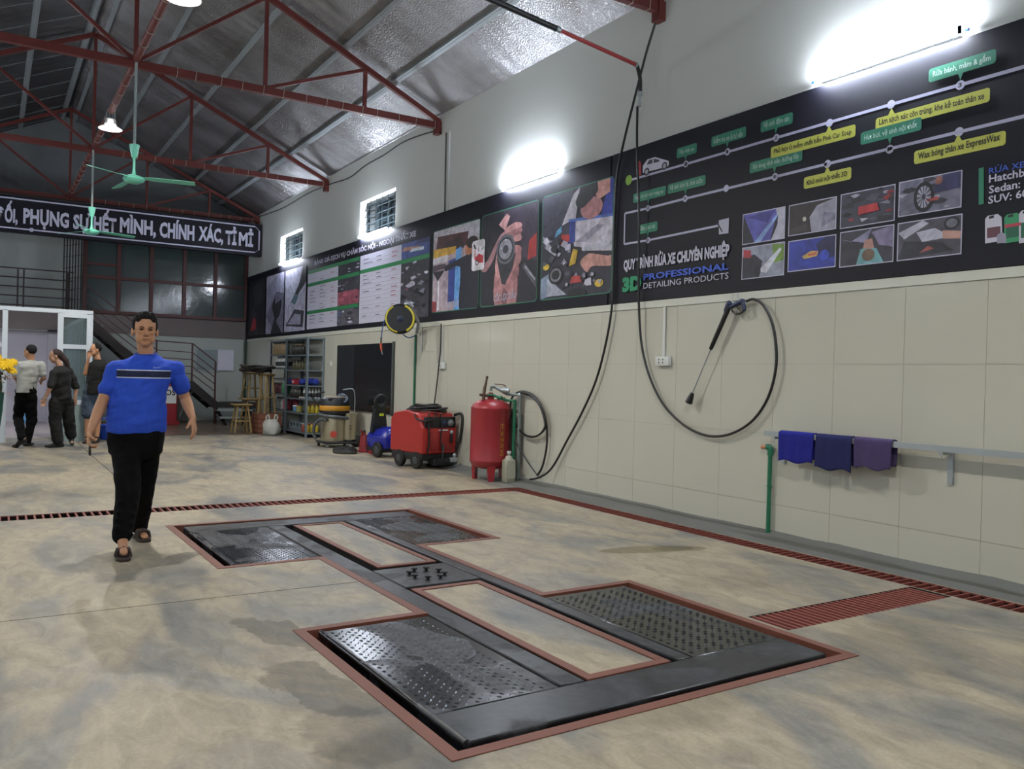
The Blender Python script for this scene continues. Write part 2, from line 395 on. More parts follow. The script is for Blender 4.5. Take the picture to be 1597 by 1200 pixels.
grate('drain_grating', 'wide red grating panel of fine bars joining the lift pit to the wall drain', [(3.80+i*.0535, 3.205) for i in range(29)], (4.5, 3.2, 0), (.022, .282),
      [((3.765, 3.068, -.05), (5.34, 3.078, -.012)), ((3.765, 3.332, -.05), (5.34, 3.342, -.012))])

# ------------------------------------------------------------------ in-ground lift
t = thing('vehicle_lift', 'black in-ground scissor lift with chequer plates set in a red-brown steel frame', 'car lift', lift(1.17, 2.5))
M_frame = mat('red_brown_primer', '#6b3e2f', .55, var=.15, vscale=4)
def inset(poly, d):
    n = len(poly); out = []
    for i in range(n):
        a, b, c = Vector(poly[i-1]), Vector(poly[i]), Vector(poly[(i+1) % n])
        e1 = (b-a).normalized(); e2 = (c-b).normalized(); n1 = Vector((-e1.y, e1.x)); n2 = Vector((-e2.y, e2.x))
        k = (n1+n2)/(1+n1.dot(n2)); out.append(b+k*d)
    return out
def angle_frame(poly, w_, name, sgn=1):
    inn = inset(poly, w_*sgn); n = len(poly)
    for i in range(n):
        j = (i+1) % n; mb = MB()
        a, b, c, d = poly[i], poly[j], inn[j], inn[i]
        vs = [V(p[0], p[1], .004) for p in (a, b, c, d)]+[V(p[0], p[1], -.004) for p in (a, b, c, d)]
        mb.add(vs, [(0,1,2,3),(7,6,5,4),(0,4,5,1),(1,5,6,2),(2,6,7,3),(3,7,4,0)])
        # hanging leg of the angle iron, at the pit side
        e = (Vector(c)-Vector(d)).normalized()*.001; nn = (Vector(inset(poly, (w_+.006)*sgn)[j]), Vector(inset(poly, (w_+.006)*sgn)[i]))
        q = [d, c, nn[0], nn[1]]
        vs = [V(p[0], p[1], .004) for p in q]+[V(p[0], p[1], -.11) for p in q]
        mb.add(vs, [(0,1,2,3),(7,6,5,4),(0,4,5,1),(1,5,6,2),(2,6,7,3),(3,7,4,0)])
        mb.build(name, M_frame, t, smooth=False)
def gap_cover():
    pass
angle_frame(LIFT_OUT, .05, 'frame_rail')
angle_frame(inset(ISL1, -.004), .042, 'island_rail', 1)
angle_frame(inset(ISL2, -.004), .045, 'island_rail', 1)

def platesteel(name='wet_black_steel', c0=.0065, c1=.038, ro=(.22, .55), sc=1.9):
    m = bpy.data.materials.new(name); m.use_nodes = True; nt = m.node_tree; N = nt.nodes; L = nt.links
    b = N['Principled BSDF']; tc = N.new('ShaderNodeTexCoord')
    n = N.new('ShaderNodeTexNoise'); n.inputs['Scale'].default_value = sc; n.inputs['Detail'].default_value = 7; n.inputs['Distortion'].default_value = .6; L.new(tc.outputs['Object'], n.inputs['Vector'])
    r = N.new('ShaderNodeValToRGB'); e = r.color_ramp.elements; e[0].position = .50; e[0].color = (c0*.93, c0, c0*1.2, 1); e[1].position = .60; e[1].color = (c1*.9, c1, c1*1.12, 1)
    L.new(n.outputs['Fac'], r.inputs['Fac'])
    n2 = N.new('ShaderNodeTexNoise'); n2.inputs['Scale'].default_value = 18; n2.inputs['Detail'].default_value = 8; L.new(tc.outputs['Object'], n2.inputs['Vector'])
    r2 = N.new('ShaderNodeValToRGB'); e = r2.color_ramp.elements; e[0].position = .4; e[0].color = (.45, .45, .45, 1); e[1].position = .72; e[1].color = (1.7, 1.7, 1.7, 1); L.new(n2.outputs['Fac'], r2.inputs['Fac'])
    mx = N.new('ShaderNodeMix'); mx.data_type = 'RGBA'; mx.blend_type = 'MULTIPLY'; mx.inputs['Factor'].default_value = 1
    L.new(r.outputs['Color'], mx.inputs['A']); L.new(r2.outputs['Color'], mx.inputs['B']); L.new(mx.outputs['Result'], b.inputs['Base Color'])
    r3 = N.new('ShaderNodeValToRGB'); e = r3.color_ramp.elements; e[0].position = .50; e[0].color = (ro[0], ro[0], ro[0], 1); e[1].position = .58; e[1].color = (ro[1], ro[1], ro[1], 1)
    L.new(n.outputs['Fac'], r3.inputs['Fac']); L.new(r3.outputs['Color'], b.inputs['Roughness'])
    bp = N.new('ShaderNodeBump'); bp.inputs['Strength'].default_value = .25; bp.inputs['Distance'].default_value = .004; L.new(n2.outputs['Fac'], bp.inputs['Height']); L.new(bp.outputs['Normal'], b.inputs['Normal'])
    return m
M_plate = platesteel()
M_lug = mat('worn_glint_steel', '#3c4146', .28, .6, var=.5, vscale=5)  # lighter tone puts specular glints on the worn lugs into the colour
M_beam = platesteel('dry_black_beam', .010, .025, (.38, .58), 2.6)
RL = Matrix.Translation(lift(0, 0)) @ Matrix.Rotation(LA, 4, 'Z')
def deck(name, u0, u1, v0, v1, z=.0, th=.10, bev=.010, m=None):
    mb = MB(); mb.bbox((u0, v0, z-th), (u1, v1, z), bev, RL); return mb.build(name, m or M_plate, t, angle=20)
deck('cross_beam', .125, 2.215, .105, .395, .001, m=M_beam); deck('cross_beam', .125, 2.215, 4.70, 4.965, .001, m=M_beam)
deck('side_beam', .765, .905, .40, 4.69, .001, m=M_beam); deck('side_beam', 1.475, 1.57, .40, 4.69, .001, m=M_beam)
deck('centre_plate', .91, 1.47, 2.255, 2.775, .001, m=M_beam)
for (u0, u1, v0, v1) in ((.125, .76, .40, 1.64), (1.575, 2.215, .40, 1.66), (.125, .76, 3.35, 4.695), (1.575, 2.215, 3.45, 4.695)):
    p = deck('chequer_plate', u0, u1, v0, v1, -.003, .09, .008)
    mb = MB(); nu = int((u1-u0-.07)/.027); nv = int((v1-v0-.05)/.027)
    for i in range(nu):
        for j in range(nv):
            if (i+j) % 2 == 0: continue
            u = u0+.045+i*.027; v = v0+.03+j*.027; a = math.radians(45) if ((i+2*j)//1) % 4 < 2 else math.radians(-45)
            e = V(math.cos(a), math.sin(a), 0)*.0125; k = V(-math.sin(a), math.cos(a), 0)*.0048
            c = V(u, v, -.003)
            vs = [RL @ q for q in (c-e, c-k, c+e, c+k, c-e*.35+V(0, 0, .0042), c+e*.35+V(0, 0, .0042))]
            mb.add(vs, [(0,1,5,4),(1,2,5),(2,3,4,5),(3,0,4)])
    o = mb.build('tread_lugs', M_lug, p, smooth=False); o['kind'] = 'stuff'
for (u0, u1, v0, v1) in ((.10, .165, .12, 1.64), (.10, .165, 3.36, 4.69)):    # rounded tube lip on the open long side
    mb = MB(); mb.cyl(RL @ V(u0+.03, v0, -.012), RL @ V(u0+.03, v1, -.012), .018, n=10); mb.build('lip_tube', M_plate, t)
for i in range(8):
    a = 2*math.pi*i/8+.3; u = 1.19+.115*math.cos(a); v = 2.50+.115*math.sin(a)*1.15
    c = RL @ V(u, v, 0); mb = MB(); mb.lathe(c, [(.010, 0), (.010, .014), (.022, .015), (.022, .024), (.0, .026)], 8); mb.build('pad_bolt', M_black, t)

# ------------------------------------------------------------------ right wall with two window openings, glazed tiles
WIN = [(13.40, 15.03, 3.93, 4.60), (18.45, 20.12, 3.93, 4.60)]
mb = MB(); ys = [YN, 13.40, 15.03, 18.45, 20.12, YE+2.6]; T = .24
for i in range(5):
    a, b = ys[i], ys[i+1]
    if i in (1, 3):
        mb.box((W, a, 2.17), (W+T, b, 3.93)); mb.box((W, a, 4.60), (W+T, b, 5.50)); mb.box((W, a, -.1), (W+T, b, 2.17))
    else: mb.box((W, a, -.1), (W+T, b, 5.50))
wr = struct(mb.build('wall_right', M_white, smooth=False)); OFF[wr.name] = V(0, 0, 0)
first = None
zr = [(0.01, .289), (.293, .910), (.914, 1.532), (1.536, 2.125)]
for (z0, z1) in zr:
    first = None; y = -2.4
    for i in range(41):
        a = -2.4+i*.622
        if first is None: first = MB().box((W-.008, a+.0015, z0), (W, a+.6205, z1)).build('tile', M_tile, wr, smooth=False); fp = a
        else: share(first, 'tile', (0, a-fp, 0), wr)
MB().box((W-.004, -2.4, 0), (W-.0005, YE, 2.13)).build('grout_bed', M_grout, wr, smooth=False)
tr = MB(); tr.box((W-.022, -2.4, 2.128), (W, YE, 2.20)); struct(tr.build('trim_2', mat('white_trim', '#c6c8bd', .4), smooth=False))
M_pvcpipe = MATS['green_plastic_pipe']
M_dwin = mat('dark_night_outside', '#10151a', .6)
M_grille = mat('window_bar_paint', '#2c3539', .5)
for k, (a, b, z0, z1) in enumerate(WIN):
    wn = MB(); wn.box((W+.13, a, z0), (W+.17, a+.04, z1)); wn.box((W+.13, b-.04, z0), (W+.17, b, z1)); wn.box((W+.13, a+.04, z0), (W+.17, b-.04, z0+.04)); wn.box((W+.13, a+.04, z1-.04), (W+.17, b-.04, z1))
    wo = struct(wn.build('window_%d' % (k+1), M_grille, smooth=False)); OFF[wo.name] = V(0, 0, 0)
    n = 3
    for i in range(n):
        y0 = a+.05+(b-a-.1)*i/n; y1 = a+.05+(b-a-.1)*(i+1)/n
        f = MB(); f.box((W+.12, y0, z0+.045), (W+.15, y0+.03, z1-.045)); f.box((W+.12, y1-.03, z0+.045), (W+.15, y1, z1-.045)); f.box((W+.12, y0+.03, z0+.045), (W+.15, y1-.03, z0+.075)); f.box((W+.12, y0+.03, z1-.075), (W+.15, y1-.03, z1-.045))
        s_ = f.build('sash', M_grille, wo, smooth=False)
        MB().box((W+.152, y0+.01, z0+.06), (W+.158, y1-.01, z1-.06)).build('pane', mat('dark_pane', '#1a2226', .1), s_, smooth=False)
    for zz in [z0+.13*i for i in range(1, 5)]:
        MB().bar((W+.10, a, zz), (W+.10, b, zz), .012).build('grille_bar', M_grille, wo, smooth=False)
    for i in range(1, 6):
        y = a+(b-a)*i/6; MB().bar((W+.10, y, z0), (W+.10, y, z1), .012).build('grille_bar', M_grille, wo, smooth=False)

# other walls
wl = struct(MB().box((XL-.2, YN, -.1), (XL, YE+2.6, 5.5)).build('wall_left', M_white, smooth=False))
mb = MB(); mb.box((XL, YN-.2, -.1), (W, YN, 5.45)); struct(mb.build('wall_front', mat('grey_front_wall', '#55585a', .6), smooth=False))  # plain unseen wall behind the camera, added for light bounce
# end wall: lower wall, fascia, gable, opening to the gallery on the left
mb = MB(); mb.box((XL, YE, -.1), (W, YE+.2, 2.20)); eb = struct(mb.build('wall_back', M_endwall, smooth=False)); OFF[eb.name] = V(0, 0, 0)
MB().box((XL, YE-.02, 2.20), (W, YE+.2, 2.70)).build('fascia', M_fascia, eb, smooth=False)
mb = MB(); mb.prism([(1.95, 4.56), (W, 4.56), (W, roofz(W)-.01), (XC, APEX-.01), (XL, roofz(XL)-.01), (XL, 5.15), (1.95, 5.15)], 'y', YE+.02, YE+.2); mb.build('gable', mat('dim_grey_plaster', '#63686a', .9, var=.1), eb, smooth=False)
mb = MB(); mb.box((XL, YE+.2, 2.5), (1.95, YE+2.4, 2.70)); mb.box((XL, YE+.9, 2.7), (1.95, YE+1.1, 5.2)); mb.box((1.92, YE+.2, 2.7), (1.96, YE+2.4, 5.2)); mb.box((XL, YE+.2, 5.15), (1.95, YE+2.4, 5.2))
mb.build('gallery_recess', mat('gallery_grey', '#b5bbb8', .9, var=.08), eb, smooth=False)

# roof: two foil slopes, purlins
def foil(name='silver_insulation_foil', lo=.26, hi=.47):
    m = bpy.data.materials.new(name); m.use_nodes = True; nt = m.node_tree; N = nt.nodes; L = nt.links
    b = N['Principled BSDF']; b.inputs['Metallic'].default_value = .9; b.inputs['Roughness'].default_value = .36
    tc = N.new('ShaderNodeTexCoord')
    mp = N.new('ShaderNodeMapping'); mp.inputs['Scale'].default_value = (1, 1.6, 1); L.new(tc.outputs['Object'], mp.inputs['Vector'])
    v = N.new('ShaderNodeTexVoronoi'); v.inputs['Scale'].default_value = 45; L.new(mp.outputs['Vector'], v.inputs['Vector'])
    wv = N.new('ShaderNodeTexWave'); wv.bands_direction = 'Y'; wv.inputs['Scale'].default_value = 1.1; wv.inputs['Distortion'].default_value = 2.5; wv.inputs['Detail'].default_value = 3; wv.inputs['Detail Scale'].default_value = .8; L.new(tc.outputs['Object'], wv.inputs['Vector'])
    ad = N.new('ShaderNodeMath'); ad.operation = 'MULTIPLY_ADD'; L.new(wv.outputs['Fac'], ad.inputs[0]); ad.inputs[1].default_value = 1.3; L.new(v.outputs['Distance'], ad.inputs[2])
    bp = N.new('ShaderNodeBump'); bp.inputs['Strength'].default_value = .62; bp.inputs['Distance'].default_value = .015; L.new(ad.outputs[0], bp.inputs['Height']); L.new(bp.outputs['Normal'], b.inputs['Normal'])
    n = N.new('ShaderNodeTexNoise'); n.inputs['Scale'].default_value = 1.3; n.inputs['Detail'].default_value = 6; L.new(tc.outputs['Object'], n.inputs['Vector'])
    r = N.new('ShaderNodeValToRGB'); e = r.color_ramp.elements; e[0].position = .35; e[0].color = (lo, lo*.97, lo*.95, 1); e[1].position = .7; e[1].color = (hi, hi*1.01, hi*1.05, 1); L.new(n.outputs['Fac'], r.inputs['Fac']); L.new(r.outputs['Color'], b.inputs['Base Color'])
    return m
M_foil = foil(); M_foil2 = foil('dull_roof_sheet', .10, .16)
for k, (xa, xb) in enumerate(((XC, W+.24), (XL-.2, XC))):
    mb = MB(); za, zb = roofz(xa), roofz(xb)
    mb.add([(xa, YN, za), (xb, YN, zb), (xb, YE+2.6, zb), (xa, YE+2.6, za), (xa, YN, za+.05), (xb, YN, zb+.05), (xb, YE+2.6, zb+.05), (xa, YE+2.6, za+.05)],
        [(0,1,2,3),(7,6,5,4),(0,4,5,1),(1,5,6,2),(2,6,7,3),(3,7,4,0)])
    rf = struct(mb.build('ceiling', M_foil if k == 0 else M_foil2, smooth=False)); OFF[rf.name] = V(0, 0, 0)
    for dx in (.15, 1.02, 1.90, 2.80, 3.58):
        x = XC+dx if k == 0 else XC-dx
        nrm = V(SL if k == 0 else -SL, 0, 1).normalized()
        c = V(x, 0, roofz(x))-nrm*.03
        mb = MB(); mb.bar(V(c.x, YN, c.z), V(c.x, YE, c.z), .05, .06, up=nrm)
        # returned lips of the C section
        sd = V(nrm.z, 0, -nrm.x)
        c2 = c-nrm*.032+sd*.03; mb.bar(V(c2.x, YN, c2.z), V(c2.x, YE, c2.z), .045, .004, up=nrm)
        mb.build('purlin', M_galv, rf, smooth=False)
    # sheet laps showing as thin pale battens
    for i in range(26):
        y = -2+i*1.0
        if k == 1 and y > 9:
            xa2, xb2 = (XC-.1, XL+.1); mb = MB(); mb.bar((xa2, y, roofz(xa2)-.004), (xb2, y, roofz(xb2)-.004), .012, .006); mb.build('sheet_lap', M_galv, rf, smooth=False)
# ------------------------------------------------------------------ roof trusses
def truss(Y, label):
    t = thing('roof_truss', label, 'roof truss', (XC, Y, 5.26), group='red steel roof trusses')
    zb = 5.26
    b = 'bottom_chord'
    MB().bar((2*XC-5.95, Y, zb), (5.95, Y, zb), .075, .10).build(b, M_steel, t, smooth=False)
    cz = lambda x: roofz(x)-.115
    for s in (1, -1):
        X = lambda d: XC+s*d
        MB().bar((X(4.41), Y, zb+.05), (XC, Y, cz(XC)), .06, .075).build('top_chord', M_steel, t, smooth=False)
        for d in (1.66, 3.13):
            MB().bar((X(d), Y, zb+.05), (X(d), Y, cz(X(d))-.04), .05, .05, up=(0, 1, 0)).build('web_post', M_steel, t, smooth=False)
        MB().bar((X(.03), Y, zb+.05), (X(1.62), Y, cz(X(1.66))-.04), .045).build('web_brace', M_steel, t, smooth=False)
        MB().bar((X(1.70), Y, zb+.05), (X(3.09), Y, cz(X(3.13))-.04), .045).build('web_brace', M_steel, t, smooth=False)
        MB().box((X(4.30), Y-.06, 5.12), (X(4.39), Y+.06, 5.32)).build('bearing_plate', M_steel, t, smooth=False)
    MB().bar((XC, Y, zb+.05), (XC, Y, cz(XC)), .05, .05, up=(0, 1, 0)).build('king_post', M_steel, t, smooth=False)
    for i in range(14):    # pale binding wires round the bottom chord
        x = 2.0+i*.29+random.uniform(-.05, .05)
        mb = MB(); r = .058; mb.tube([(x, Y-.043, zb-.056), (x, Y+.043, zb-.056), (x+.01, Y+.043, zb+.056), (x+.01, Y-.043, zb+.056)], .004, 5, closed=True)
        mb.build('binding_wire', mat('pale_wire', '#a8a294', .5), t)
    return t
truss(11.77, 'nearest whole red steel roof truss, above the first ceiling fan')
truss(16.85, 'red steel roof truss above the second ceiling fan')
truss(22.05, 'farthest red steel roof truss, behind the slogan banner')
truss(6.68, 'red steel truss with only its wall end showing above the wash hoses')
for a, b, lab in ((6.68, 11.7, 'nearest red steel pipe under the ridge, tying the trusses with lamps clipped on'), (11.84, 16.8, 'red steel pipe under the ridge between the two fans, tied along with wire'), (16.9, 22.0, 'far red steel ridge pipe behind the second fan')):
    t = thing('tie_pipe', lab, 'pipe', (XC, (a+b)/2, 5.30))
    MB().cyl((XC, a, 5.30), (XC, b, 5.30), .045).build('pipe', M_steel, t)
    for i in range(9):
        y = a+.4+i*.5
        if y < b: MB().torus((XC, y, 5.30), .05, .004, (0, 1, .1), 12, 5).build('binding_wire', MATS['pale_wire'], t)

# ------------------------------------------------------------------ lights
M_tube = mat('lit_tube', '#ffffff', .4, emis=('#e9f1ff', TUBE_E))
M_bay = mat('lit_bay_lamp', '#ffffff', .4, emis=('#fff9ef', BAY_E))
M_cap = mat('blue_end_cap', '#3a63b0', .4)
def tube_light(x, y0, y1, z, label, side=1):
    t = thing('tube_light', label, 'light', (x, (y0+y1)/2, z), group='fluorescent tubes along the walls')
    d = -side
    MB().box((x, y0+.04, z-.02), (x+d*.035, y1-.04, z+.02)).build('batten', M_wplastic, t, smooth=False)
    MB().cyl((x+d*.062, y0+.03, z), (x+d*.062, y1-.03, z), .016, n=10).build('tube', M_tube, t)
    for y in (y0, y1):
        s = 1 if y == y0 else -1
        mb = MB(); mb.bbox((x, y, z-.03), (x+d*.085, y+s*.03, z+.03), .006); mb.build('lamp_holder', M_cap if side > 0 else M_wplastic, t)
        MB().cyl((x+d*.04, y-s*.03, z), (x+d*.04, y, z), .012, n=8).build('end_pin', M_cap, t)
WT = W-.005
for y0, y1, lab in ((3.40, 4.68, 'glaring tube light nearest the camera, above the wash-process banner'), (8.47, 9.78, 'glaring tube light above the engine-bay picture of the banner'),
                    (13.60, 14.92, 'tube light on the sill of the nearer barred window'), (18.60, 19.95, 'tube light on the sill of the farther barred window'),
                    (-1.7, -.4, 'tube light behind the camera on the banner wall')):
    tube_light(WT-.0, y0, y1, 3.925 if y0 < 13 else 3.915, lab)
for i, (y0) in enumerate((-1.6, 3.5, 8.6, 13.7, 18.8)):
    tube_light(XL+.005, y0, y0+1.2, 3.92, 'tube light %s on the opposite wall outside the view' % ('first', 'second', 'third', 'fourth', 'fifth')[i], -1)
def bay(Y, z, label):
    t = thing('high_bay_lamp', label, 'light', (XC, Y, z), group='glass high bay lamps under the ridge pipe')
    c = V(XC, Y, z)
    mb = MB(); mb.lathe(c, [(.075, .13), (.085, .06), (.10, .02), (.165, -.02), (.172, -.022), (.165, -.012), (.10, .028), (.078, .07), (.068, .13)], 24)
    mb.build('glass_reflector', mat('clear_ribbed_glass', '#e2e6e6', .15, trans=.6), t)
    for k in range(10):
        a = 2*math.pi*k/10; e = V(math.cos(a), math.sin(a), 0)
        MB().bar(c+e*.055+V(0, 0, .13), c+e*.055+V(0, 0, .235), .006, .03, up=e).build('cooling_fin', M_galv, t, smooth=False)
    MB().cyl(c+V(0, 0, .10), c+V(0, 0, .235), .045).build('driver_body', mat('lamp_grey', '#6c6f72', .5), t)
    MB().lathe(c, [(.03, .055), (.045, .045), (.045, .03), (.0, .03)], 14).build('bulb', M_bay, t)
    for s in (-1, 1): MB().bar(c+V(s*.05, 0, .2), V(XC+s*.05, Y, 5.345), .006).build('hanger', M_galv, t, smooth=False)
bay(8.66, 4.97, 'glass high bay lamp cut off by the top edge, on the ridge pipe')
bay(14.35, 5.06, 'glass high bay lamp on the ridge pipe between the fans')
bay(.8, 4.97, 'unseen glass high bay lamp added above the camera to light the near end')  # out of view, added to light the near part of the hall

# ------------------------------------------------------------------ ceiling fans (at rest)
M_fan = mat('mint_green_enamel', '#6fc4ac', .3)
def fan(Y, zb, ang, label):
    t = thing('ceiling_fan', label, 'fan', (XC-.02, Y-.15, 5.21)); c = V(XC-.02, Y-.15, 0)
    MB().cyl(c+V(0, 0, zb+.42), c+V(0, 0, 5.21), .017).build('drop_pipe', mat('pale_pipe', '#8f9a9a', .4), t)
    MB().lathe(c+V(0, 0, zb+.30), [(.022, 0), (.035, .02), (.062, .16), (.062, .17), (.0, .17)], 20).build('canopy', M_fan, t)
    MB().lathe(c+V(0, 0, zb), [(.03, .085), (.022, .12), (.016, .16), (.016, .31)], 14).build('rod', M_fan, t)
    MB().lathe(c+V(0, 0, zb-.02), [(.0, 0), (.07, .005), (.115, .03), (.13, .055), (.11, .085), (.05, .105), (.0, .11)], 28).build('motor', M_fan, t)
    for k in range(3):
        a = ang+2*math.pi*k/3; e = V(math.cos(a), math.sin(a), 0); n = V(-math.sin(a), math.cos(a), 0)
        mb = MB(); rs = []
        for r, wd, dz in ((.10, .03, 0), (.18, .05, 0), (.22, .105, -.004), (.45, .115, -.012), (.70, .11, -.02), (.735, .07, -.022)):
            p = c+e*r+V(0, 0, zb+.05+dz)
            rs.append([p-n*wd/2+V(0, 0, .012), p+n*wd/2-V(0, 0, .012), p+n*wd/2-V(0, 0, .009), p-n*wd/2+V(0, 0, .016)])
        mb.rings(rs); mb.build('blade', M_fan, t)
fan(11.70, 3.70, -.35, 'mint green three-blade ceiling fan nearest, hanging in front of the trusses')
fan(16.80, 3.72, .15, 'mint green ceiling fan hanging in front of the slogan banner')

# ------------------------------------------------------------------ slogan banner across the hall
M_ban = mat('black_banner_cloth', '#0f0f1b', .55, spec=.3)
M_lav = mat('white_lettering', '#c9c9dd', .6)
t = thing('slogan_banner', 'long black slogan banner with white capitals hung from the far truss', 'banner', (1.6, 21.75, 4.30))
MB().box((XL+.1, 21.72, 4.30), (5.91, 21.90, 5.12)).build('board', M_ban, t, smooth=False)
for z0 in (4.375, 5.035):
    MB().box((XL+.15, 21.714, z0), (5.74, 21.72, z0+.03)).build('border_line', M_lav, t, smooth=False)
MB().box((5.83, 21.714, 4.46), (5.86, 21.72, 4.95)).build('border_line', M_lav, t, smooth=False)
for (a, b) in (((5.74, 4.39), (5.845, 4.475)), ((5.74, 5.05), (5.845, 4.945))):
    MB().bar((a[0], 21.717, a[1]), (b[0], 21.717, b[1]), .006, .028, up=(0, 1, 0)).build('border_line', M_lav, t, smooth=False)
for i in range(3):
    c = onY(49+i*0, 358, 21.71) if i == 0 else None
    if c: MB().torus((c.x, 21.71, 4.39), .035, .012, (0, 1, 0), 14, 6).build('eyelet', M_lav, t)
for s, xa, xb, hh in (('TUYỆT ĐỐI,', -14, 27, 1.25), ('PHỤNG', 36, 107, 1.25), ('SỰ', 114, 139, 1.25), ('HẾT', 146, 181, 1.42), ('MÌNH,', 187, 243, 1.3), ('CHÍNH', 249, 303, 1.3), ('XÁC,', 310, 348, 1.3), ('TỈ', 352, 369, 1.3), ('MỈ', 373, 395, 1.3)):
    if s == 'TUYỆT ĐỐI,': xa = -65
    za, zb_ = 4.52, 4.88
    a = onY(xa, 350, 21.72).x; b = onY(xb, 370, 21.72).x
    low = {'PHỤNG': .10, 'SỰ': .10, 'MÌNH,': .05, 'XÁC,': .05, 'TUYỆT ĐỐI,': .10}.get(s, 0)
    top = {'HẾT': .16, 'PHỤNG': 0, 'SỰ': .03}.get(s, .11)
    text('lettering', s, (a, 21.72, za-low), (b, 21.72, za-low), .36+low+top, M_lav, t, nrm=(0, -1, 0), bold=.04, ext=.004)

# ------------------------------------------------------------------ the two printed banners on the right wall
BX = W-.03
M_print = printmat()
def wq(px, py): p = onX(px, py, BX); return (p.y, p.z)
BK = '#171722'
def closed(pts, k=4):
    P_ = [V(p[0], p[1], 0) for p in pts]; n = len(P_); out = []
    for i in range(n):
        a, b, c, d = P_[i-1], P_[i], P_[(i+1) % n], P_[(i+2) % n]
        for j in range(k):
            t = j/k; out.append(.5*((2*b)+(c-a)*t*.7+(2*a-5*b+4*c-d)*t*t*.7+(3*b-a-3*c+d)*t**3*.7+((c-b)*2*t*.3)))
    return out
class Print(MB):
    def __init__(s): super().__init__(); s.layer = 0
    def poly(s, pts, c, up=True):
        s.layer += 1 if up else 0; x = BX-.0008-s.layer*.0003
        n = len(pts); return s.add([(x, y, z) for y, z in pts], [tuple(range(n))], c)
    def px(s, pts, c): return s.poly([wq(*p) for p in pts], c)
    def rect(s, y0, y1, z0, z1, c): return s.poly([(y0, z0), (y1, z0), (y1, z1), (y0, z1)], c)
    def circ(s, y, z, r, c, n=16, ry=None): return s.poly([(y+(ry or r)*math.cos(2*math.pi*i/n), z+r*math.sin(2*math.pi*i/n)) for i in range(n)], c)
    def line(s, a, b, w_, c, up=True):
        a = Vector(a); b = Vector(b); d = (b-a).normalized(); n = Vector((-d.y, d.x))*w_/2
        return s.poly([tuple(a-n), tuple(b-n), tuple(b+n), tuple(a+n)], c, up)
    def rrect(s, y0, y1, z0, z1, r, c, n=4):
        pts = []
        for cy, cz, a0 in ((y1-r, z1-r, 0), (y0+r, z1-r, 90), (y0+r, z0+r, 180), (y1-r, z0+r, 270)):
            for k in range(n+1): a = math.radians(a0+90*k/n); pts.append((cy+r*math.cos(a), cz+r*math.sin(a)))
        return s.poly(pts, c)
    def pic(s, y0, y1, z0, z1, shapes, border=None, bw=.012, r=0, base=6):
        """picture between y0 (left, larger y) and y1 (right); shapes in 0..1 coordinates, x to the right"""
        lo, hi = min(y0, y1), max(y0, y1); s.layer = base
        if border:
            if r: s.rrect(lo-bw, hi+bw, z0-bw, z1+bw, r, border)
            else: s.rect(lo-bw, hi+bw, z0-bw, z1+bw, border)
        M = lambda u, v: (y0+(y1-y0)*min(max(u, 0), 1), z0+(z1-z0)*min(max(v, 0), 1))
        for c, sh in shapes:
            c = (c, 0.)
            if sh == 'all':
                (s.rrect(lo, hi, z0, z1, r, c) if r else s.rect(lo, hi, z0, z1, c))
            elif sh[0] == 'o':   # ellipse
                _, u, v, a, b = sh; s.poly([M(u+a*math.cos(k*math.pi/8), v+b*math.sin(k*math.pi/8)) for k in range(16)], c)
            elif len(sh) >= 6: s.poly([M(min(max(q.x, 0), 1), min(max(q.y, 0), 1)) for q in closed(sh)], c)
            else: s.poly([M(*p) for p in sh], c)
def rnd_bits(seed, n, cols, lo=(0, 0), hi=(1, 1), sz=.18):
    R_ = random.Random(seed); out = []
    for i in range(n):
        u = R_.uniform(lo[0], hi[0]); v = R_.uniform(lo[1], hi[1]); k = R_.randint(3, 6); a0 = R_.uniform(0, 6)
        q = R_.uniform(.3, 1)*sz
        pts = [(min(hi[0], max(lo[0], u+q*R_.uniform(.5, 1.2)*math.cos(a0+2*math.pi*j/k))), min(hi[1], max(lo[1], v+q*.7*R_.uniform(.5, 1.2)*math.sin(a0+2*math.pi*j/k)))) for j in range(k)]
        out.append((R_.choice(cols), pts))
    return out
GREYS = ['#2a2a34', '#4d4d5a', '#7b7b8c', '#a5a5b8', '#17171f', '#35353f']
ZB, ZT = 2.205, 3.88
t = thing('wall_banner', 'black price-list banner with service photos on the far half of the wall', 'banner', (BX, 15.2, ZB))
MB().box((BX, 7.43, ZB), (W, 23.05, ZT)).build('backing', M_ban, t, smooth=False)
P = Print()
yy = lambda px, py=450: wq(px, py)[0]
P.pic(yy(389), yy(414), 2.28, 3.72, [('#1c1c22', 'all'), ('#3b3440', [(.1, .1), (.6, 0), (.5, .4), (.2, .5)]), ('#b0303a', [(.15, .08), (.5, .12), (.45, .30), (.3, .33)]), ('#34343c', [(.4, .5), (.9, .6), (.8, .95), (.2, .9)])])
P.pic(yy(416), yy(443), 2.28, 3.72, [('#9a9ab2', 'all'), ('#6d6d82', [(0, .3), (.6, .7), (1, .65), (1, 0), (.5, 0)]), ('#23232b', [(.35, .45), (.5, .62), (.55, .5), (.9, .55), (.8, .3), (.6, .2), (.9, 0), (.3, 0), (.5, .25)]), ('#b9b9cc', [(0, .8), (.7, 1), (0, 1)])])
P.pic(yy(445), yy(477), 2.28, 3.72, [('#a7a7ba', 'all'), ('#2a2a32', [(.85, 1), (1, 1), (1, .75), (.7, .6), (.45, .45), (.35, .5), (.7, .75)]), ('#56707a', [(.3, .48), (.5, .6), (.68, .55), (.5, .42)]), ('#3c3c46', [(.05, .1), (.5, .35), (.95, .3), (.9, .05)]), ('#8f8fa4', [(.15, .12), (.5, .28), (.8, .25), (.8, .1)])])
